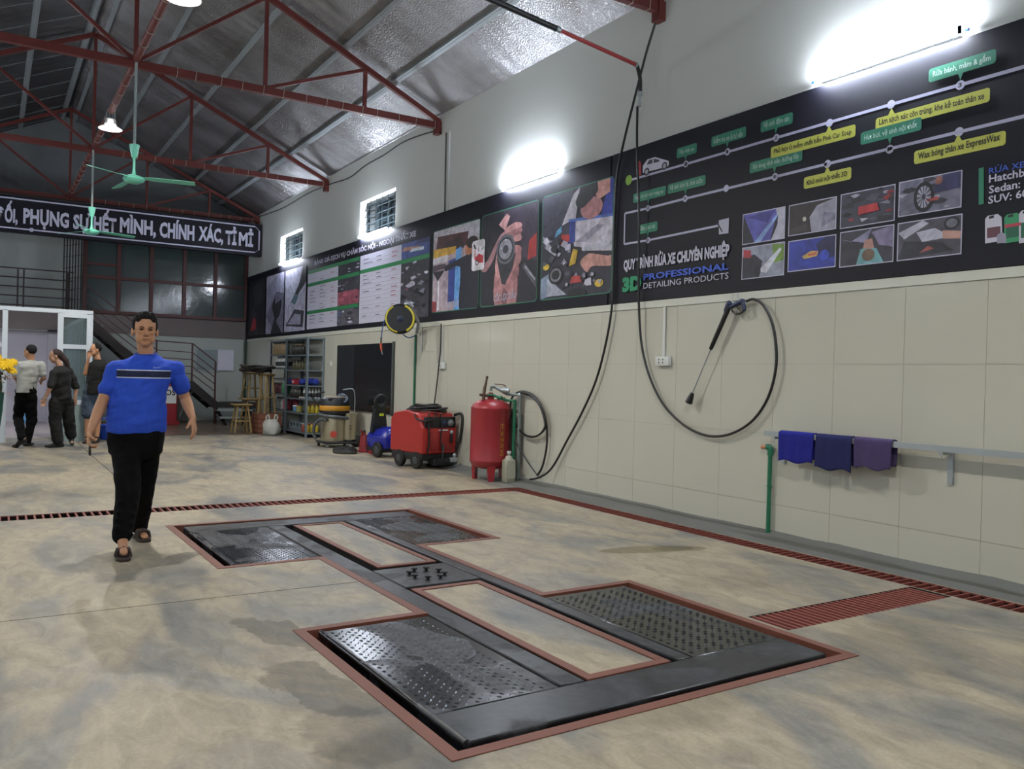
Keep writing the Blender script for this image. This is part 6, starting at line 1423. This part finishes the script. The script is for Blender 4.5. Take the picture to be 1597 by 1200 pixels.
# ---- man in the blue T-shirt, walking toward the camera
G = V(.98, 6.88, 0)
man = thing('person', 'man in a bright blue striped T-shirt and black trousers walking toward the camera', 'person', G)
YM = 6.86
at = lambda px, py, dy=0: onY(px, py, YM+dy)
fwd = V(-.10, -1, 0).normalized()
S_L, S_R = at(181, 576), at(273, 576)      # screen left / right shoulders
EL_L, WR_L = at(160, 626, .0), at(141, 672, -.12)
EL_R, WR_R = at(289, 622, .06), at(300, 652, -.06)
hipL, hipR = at(195, 690), at(231, 690)
knL, anL = at(200, 765, -.20), at(191, 832, -.34)
knR, anR = at(223, 762, .06), at(217, 818, .30)
toeL = at(188, 853, -.55); toeR = at(221, 836, .18)
anR.z = max(anR.z, .10); 
hc = at(226, 516, -.02)
body = MB(); q, Mh, kh = head(body, hc, V(-.05, -1, -.02), .258)
neckb = at(228, 560, .02)
body.cap(hc+V(0, .02, -.06), neckb, .056, .058)
for S, E, Wt, hs in ((S_L, EL_L, WR_L, -1), (S_R, EL_R, WR_R, 1)):
    body.cap(neckb+V(0, 0, -.075), S, .045, .045); body.cap(S, E, .048, .041); body.cap(E, E+(Wt-E)*.35, .041, .042); body.cap(E+(Wt-E)*.35, Wt, .042, .027)
body.cap(neckb+V(0, 0, -.14), at(213, 650), .11, .12); 
for H_, K_, A_, T_ in ((hipL, knL, anL, toeL), (hipR, knR, anR, toeR)):
    body.cap(at(212, 655), H_, .12, .09); leg_shape(body, H_, K_, A_, (.08, .055, .038))
def groundfoot(mb, ank, toe, z=.03, s=1.):
    foot_shape(mb, ank, V(toe.x, toe.y, toe.z), s)
fL = V(anL.x-.01, anL.y-.17, .06); fR = V(anR.x+.02, anR.y-.17, .045)
groundfoot(body, anL, V(fL.x, fL.y, .06)); groundfoot(body, anR, V(fR.x, fR.y, .04))
hand(body, WR_L, at(138, 698, -.16)-WR_L, V(1, -.2, .1), V(0, -1, 0), 1.08, 1.25, .2)
hand(body, WR_R, at(304, 676, -.10)-WR_R, V(-.8, .5, 0), V(-.4, -1, 0), 1.08, .42, .9)
bo = remeshed(body, 'body', SKIN, man, .0055, 2)
face_parts(man, q, Mh, kh)
hair = MB(); M3 = Mh
hair.ell(q(0, -.026, .046), (.080*kh, .088*kh, .086*kh), Mh, 20, 14); hair.ell(q(0, .030, .098), (.064*kh, .048*kh, .034*kh), Mh, 16, 10)
for sg in (-1, 1): hair.ell(q(sg*.070, -.006, .040), (.014*kh, .036*kh, .050*kh), Mh); hair.ell(q(sg*.050, .050, .082), (.022*kh, .024*kh, .026*kh), Mh)
R_ = random.Random(2)
for i in range(60):
    a = R_.uniform(-1, 1); b_ = R_.uniform(-1, 1); p = q(.062*a, .02+.05*b_, .098+.022*(1-a*a)); hair.cap(p, p+(V(R_.uniform(-.3, .3), R_.uniform(-.5, .1), .8)).normalized()*.016, .007, .003, 6)
remeshed(hair, 'hair', HAIR, man, .005, 1)
# shirt
sh = MB()
def ringE(cx_, cy_, z, rx, ry, n=24, yawd=-.10): 
    return [V(cx_+rx*math.cos(a), cy_+ry*math.sin(a)*1.0, z) for a in [2*math.pi*i/n for i in range(n)]]
zz = lambda py, px=215: at(px, py).z
rows = [(675, 213, .205, .140), (668, 213, .212, .150), (650, 213, .212, .160), (625, 215, .205, .160), (602, 219, .200, .150), (585, 223, .205, .142), (572, 226, .200, .125), (564, 227, .165, .100), (558, 227.5, .115, .082), (553, 228, .082, .072)]
rs = []
for py, px_, rx, ry in rows: p = at(px_, py); rs.append(ringE(p.x, p.y+.0, p.z, rx, ry))
sh.rings(rs)
for S, E in ((S_L, EL_L), (S_R, EL_R)):
    e = S+(E-S)*.62; sh.cap(S+V(0, 0, -.005), e, .070, .064, 16); sh.cap(neckb+V(0, 0, -.055), S, .065, .070)
# folds
R_ = random.Random(9)
for i in range(12):
    a = R_.uniform(-.19, .19); py = R_.uniform(602, 645); p = at(213, py); dd_ = -.158+abs(a)*.35; sh.cap(p+V(a*.9, dd_+.02, 0), p+V(a*.9+R_.uniform(-.05, .05), dd_+.02, -.09), .020, .014, 8)
def shirtmat():
    m = mat('blue_tshirt', '#2049bb', .85, var=.12, vscale=12, bump=.25, bscale=60); nt = m.node_tree; N = nt.nodes; L = nt.links; b = N['Principled BSDF']
    src = b.inputs['Base Color'].links[0].from_socket; tc = N.new('ShaderNodeTexCoord'); sx = N.new('ShaderNodeSeparateXYZ'); L.new(tc.outputs['Object'], sx.inputs[0])
    def band(sock, lo, hi):
        a = N.new('ShaderNodeMath'); a.operation = 'GREATER_THAN'; L.new(sock, a.inputs[0]); a.inputs[1].default_value = lo
        c_ = N.new('ShaderNodeMath'); c_.operation = 'LESS_THAN'; L.new(sock, c_.inputs[0]); c_.inputs[1].default_value = hi
        d_ = N.new('ShaderNodeMath'); d_.operation = 'MULTIPLY'; L.new(a.outputs[0], d_.inputs[0]); L.new(c_.outputs[0], d_.inputs[1]); return d_.outputs[0]
    def mul(a, b_): d_ = N.new('ShaderNodeMath'); d_.operation = 'MULTIPLY'; L.new(a, d_.inputs[0]); L.new(b_, d_.inputs[1]); return d_.outputs[0]
    zt, zb2 = zz(577, 222), zz(590, 222)
    fx = band(sx.outputs['X'], at(180, 583).x-G.x, at(264, 583).x-G.x); fy = band(sx.outputs['Y'], -1, .02)
    f = mul(fx, fy); cur = src
    for lo, hi, c_ in ((zb2, zt, '#b5bcd0'), (zb2+.008, zt-.008, '#121a3a')):
        mx = N.new('ShaderNodeMix'); mx.data_type = 'RGBA'; L.new(mul(f, band(sx.outputs['Z'], lo, hi)), mx.inputs['Factor']); L.new(cur, mx.inputs['A']); mx.inputs['B'].default_value = lin(c_)+(1,); cur = mx.outputs['Result']
    L.new(cur, b.inputs['Base Color']); return m
shirt = remeshed(sh, 'tshirt', shirtmat(), man, .008, 3, wr=(.011, 5, 11))
a_ = at(238, 575, -.155); b_ = at(250, 574.5, -.150); text('lettering', 'Tiamoi', a_, b_, .012, mat('shirt_print', '#b5bcd0', .6), man, nrm=(0, -1, 0), bold=.0, ext=.006)
cp = [at(228+dx_, 552+dy_, -.0)+V(0, d3, 0) for dx_, dy_, d3 in [(16.5*math.cos(a), -1.5-3.5*math.sin(a)*-1 if False else 2.5*(1-math.sin(a)) - 2, .068*math.sin(a)) for a in [2*math.pi*i/20 for i in range(20)]]]
MB().tube(cp, .008, 8, closed=True).build('collar', mat('blue_collar', '#17348c', .9), man)
# trousers
tr_ = MB()
rs = []
for py, px_, rx, ry in ((664, 213, .205, .135), (676, 213, .203, .142), (690, 212, .200, .145), (705, 212, .188, .14), (716, 212, .15, .12)):
    p = at(px_, py); rs.append(ringE(p.x, p.y, p.z, rx, ry))
tr_.rings(rs)
for H_, K_, A_, rr in ((hipL, knL, anL, (.108, .088, .066)), (hipR, knR, anR, (.104, .086, .064))):
    tr_.cap(H_+V(0, 0, .03), K_, rr[0], rr[1], 16); tr_.cap(K_, A_+V(0, .0, -.015), rr[1], rr[2]*1.02, 16)
    for i in range(5):
        k = R_.uniform(.3, 1); p = K_+(A_-K_)*k; tr_.cap(p+V(-.05, -.05, .02), p+V(.05, -.06, R_.uniform(-.03, .03)), .02, .016, 8)
remeshed(tr_, 'trousers', mat('black_trousers', '#040405', .95, bump=.2, bscale=60, spec=.2), man, .009, 3, wr=(.006, 7, 11))
# sandals
for A_, f_, z, lab_ in ((anL, fL, .0, 1), (anR, fR, 0, 2)):
    mb = MB(); fl = (V(f_.x, f_.y, 0)-V(A_.x, A_.y, 0)).normalized(); sd = V(fl.y, -fl.x, 0); h0 = V(A_.x, A_.y, 0)-fl*.075; rs = []
    n = 9
    for i in range(n):
        k = i/(n-1); p = h0+fl*.285*k; w_ = (.036, .042, .042, .040, .042, .047, .050, .046, .028)[i]; zb2 = .0
        rs.append([p-sd*w_+V(0, 0, zb2), p+sd*w_+V(0, 0, zb2), p+sd*w_+V(0, 0, zb2+.026), p-sd*w_+V(0, 0, zb2+.026)])
    mb.rings(rs)
    for k in (.55, .72):
        p = h0+fl*.285*k; mb.tube([p-sd*.047+V(0, 0, .02), p-sd*.036+V(0, 0, .07), p+V(0, 0, .085), p+sd*.036+V(0, 0, .07), p+sd*.047+V(0, 0, .02)], .014, 8)
    remeshed(mb, 'sandal', mat('brown_leather', '#2c211c', .6), man, .006, 1)
# keys in his hand
t = thing('key_fob', 'dark key fob hanging from the hand of the man in blue', 'keys', at(140, 703, -.18))
mb = MB(); mb.cap(at(140, 698, -.19), at(140, 708, -.19), .012, .015, sq=.6); mb.build('fob', M_blackgloss, t); MB().torus(at(140.5, 692, -.19), .012, .0025, (1, 0, 0), 12, 5).build('ring', M_galv, t)

# ---- generic smaller figure
def figure(name, label, G_, J, top, bottom, hairm, skin, fwd_, hh=.235, vox=.010, extra=None, toprows=None, shoes='#141416', sleeve=.5):
    """J: joints in world space"""
    t = thing('person', label, 'person', G_)
    b = MB(); q_, M_, k_ = head(b, J['head'], fwd_, hh); f = Vector(fwd_).normalized(); s = f.cross(V(0, 0, 1)).normalized()
    b.cap(J['head']-f*.02+V(0, 0, -.06), J['neck'], .050, .052); b.cap(J['neck']-V(0, 0, .14), J['pelvis'], .10, .12)
    for k in 'LR':
        S, E, W_ = J['sh'+k], J['el'+k], J['wr'+k]; b.cap(J['neck']-V(0, 0, .07), S, .042, .042); b.cap(S, E, .046, .038); b.cap(E, W_, .038, .025)
        d_ = (W_-E).normalized(); hd = J.get('hd'+k, d_); hand(b, W_, hd, J.get('pm'+k, -s if k == 'R' else s), J.get('th'+k, f), .98, .6, .4)
        H_, K_, A_ = J['hip'+k], J['kn'+k], J['an'+k]; b.cap(J['pelvis'], H_, .11, .085); leg_shape(b, H_, K_, A_, (.085, .055, .038)); foot_shape(b, A_, J['toe'+k], .95)
    remeshed(b, 'body', skin, t, vox*.75, 2)
    face_parts(t, q_, M_, k_)
    h_ = MB(); h_.ell(q_(0, -.024, .040), (.082*k_, .088*k_, .086*k_), M_, 18, 12)
    if extra: extra(h_, q_, M_, k_)
    remeshed(h_, 'hair', hairm, t, .008, 2)
    c_ = MB(); rs = []
    for z, (ox, oy), rx, ry in toprows(J, f, s):
        rs.append([V(ox, oy, z)+s*rx*math.cos(a)+f*ry*math.sin(a) for a in [2*math.pi*i/20 for i in range(20)]])
    c_.rings(rs)
    for k in 'LR':
        S, E, W_ = J['sh'+k], J['el'+k], J['wr'+k]; c_.cap(J['neck']-V(0, 0, .05), S, .06, .068)
        if sleeve <= 1: c_.cap(S, S+(E-S)*sleeve, .068, .062)
        else: c_.cap(S, E, .068, .058); c_.cap(E, E+(W_-E)*(sleeve-1), .056, .05)
    remeshed(c_, 'top', top, t, vox, 3, wr=(.012, 5, 10))
    return t, bottom
def legs_cloth(t, J, m, r=(.105, .08, .062), name='trousers', upto=1., vox=.010):
    c_ = MB(); c_.ell(J['pelvis'], (.165, .125, .12)); c_.cap(J['pelvis']+V(0, 0, .08), J['pelvis'], .13, .13)
    for k in 'LR':
        H_, K_, A_ = J['hip'+k], J['kn'+k], J['an'+k]; c_.cap(J['pelvis'], H_, .13, r[0]); c_.cap(H_, K_, r[0], r[1]) if upto >= .5 else c_.cap(H_, H_+(K_-H_)*upto*2, r[0], r[1]*1.1)
        if upto > .5: c_.cap(K_, K_+(A_-K_)*(upto-.5)*2, r[1], r[2])
    remeshed(c_, name, m, t, vox, 3, wr=(.012, 7, 10))
def shoes_for(t, J, m):
    for k in 'LR':
        A_, T_ = J['an'+k], J['toe'+k]; mb = MB(); fl = V(T_.x-A_.x, T_.y-A_.y, T_.z-A_.z+.06); 
        foot_shape(mb, A_+V(0, 0, -.015), T_+(T_-A_).normalized()*.01, 1.12); remeshed(mb, 'shoe', m, t, .008, 2)
def torso(w=.19, d=.115, hem=-.06, belly=1.0):
    def fn(J, f, s):
        n_, p_ = J['neck'], J['pelvis']; out = []
        for k, a, b in ((hem, .93, 1.02), (.10, .92, 1.06), (.35, .93, 1.05), (.6, 1.0, 1.08), (.82, 1.04, 1.0), (.92, .80, .8), (.97, .5, .65), (1.02, .34, .55)):
            c_ = p_+(n_-p_)*k; out.append((c_.z, (c_.x, c_.y), w*a, d*b*(belly if .05 < k < .5 else 1)))
        return out
    return fn
# man in the white shirt, seen from behind, walking away
Yw = 16.0; A = lambda px, py, dy=0: onY(px, py, Yw+dy)
J = dict(head=A(47, 549), neck=A(48, 563), pelvis=A(40, 612), shL=A(64, 570), shR=A(31, 570), elL=A(68, 590), elR=A(23, 588, .0), wrL=A(64, 595, .18), wrR=A(27, 594, .25),
         hipL=A(47, 620), hipR=A(34, 620), knL=A(50, 655, .05), knR=A(28, 652, .12), anL=A(42, 690), anR=A(34, 681, -.30), toeL=A(50, 695, .14), toeR=A(22, 696, -.20))
J['anL'].z = .09; J['toeL'].z = .03; J['toeR'].z = .03; J['anR'].z = .17
t, _ = figure('p', 'man in a white short-sleeved shirt and black trousers seen from behind by the doorway', V(J['anL'].x, Yw, 0), J, mat('white_shirt', '#a3a6a2', .85), None, HAIR, SKIN, V(-.75, .65, 0), .235, .011, None, torso(.20, .12, -.02), sleeve=.75)
legs_cloth(t, J, mat('black_trousers', '#0b0b0e', .85)); shoes_for(t, J, mat('black_shoe_leather', '#0e0e10', .35))
# woman in black, walking left
Yw = 15.75
J = dict(head=A(86, 556), neck=A(94, 572), pelvis=A(96, 620), shL=A(108, 580, .12), shR=A(84, 582, -.12), elL=A(119, 605, .12), elR=A(79, 604, -.2), wrL=A(117, 622, .1), wrR=A(70, 622, -.18),
         hipL=A(104, 628, .05), hipR=A(88, 628, -.05), knL=A(107, 655, .05), knR=A(86, 658, -.05), anL=A(111, 680, .12), anR=A(91, 695, -.1), toeL=A(113, 688, .0), toeR=A(73, 701, -.1))
J['anR'].z = .09; J['toeR'].z = .03; J['anL'].z = .17; J['toeL'].z = .05; J['hdR'] = V(-.25, -.1, -1); J['hdL'] = V(-.05, 0, -1)
def whair(h_, q_, M_, k_):
    h_.ell(q_(0, -.05, .03), (.075, .08, .08), M_); h_.cap(q_(0, -.085, .0), q_(.0, -.15, -.10), .055, .05); h_.cap(q_(0, -.15, -.10), q_(.0, -.17, -.24), .05, .028)
t, _ = figure('p', 'woman with a brown ponytail in a loose black outfit walking left', V(J['anR'].x, Yw, 0), J, mat('black_blouse', '#080809', .85, bump=.4, bscale=50), None, BHAIR, SKIN2, V(-.97, -.12, -.2), .225, .011, whair, torso(.185, .145, -.06), sleeve=.9)
mb = MB(); MB().torus(A(69, 621, -.19), .035, .008, (-.3, 0, 1), 16, 6).build('bracelet', mat('silver_bracelet', '#b5b3a0', .3, .7), t)
legs_cloth(t, J, mat('black_wide_trousers', '#060607', .9), (.115, .095, .088), upto=.96); shoes_for(t, J, MATS['black_shoe_leather'])
# man in the black shirt and denim shorts
Yw = 16.45
J = dict(head=A(149, 546), neck=A(153, 562), pelvis=A(145, 610), shL=A(163, 572, -.1), shR=A(141, 572, .15), elL=A(168, 592, -.15), elR=A(133, 583, -.0), wrL=A(162, 606, -.2), wrR=A(138, 558, -.1),
         hipL=A(151, 620), hipR=A(139, 620), knL=A(153, 648), knR=A(137, 648), anL=A(151, 682), anR=A(136, 682), toeL=A(146, 688, -.15), toeR=A(131, 688, -.15))
for k in 'LR': J['an'+k].z = .09; J['toe'+k].z = .03
J['hdR'] = V(.05, -.02, .6); J['thR'] = V(1, 0, 0)
t, _ = figure('p', 'man in a black polo shirt and denim shorts holding his hand to his mouth', V(J['anL'].x, Yw, 0), J, mat('black_polo', '#060607', .85), None, HAIR, SKIN, V(-.95, -.3, -.05), .235, .011, None, torso(.20, .13, -.10), sleeve=.6)
legs_cloth(t, J, mat('denim_shorts', '#3c4a5c', .85), (.11, .098, .07), 'shorts', .46); shoes_for(t, J, mat('dark_sandal', '#1c1614', .6))
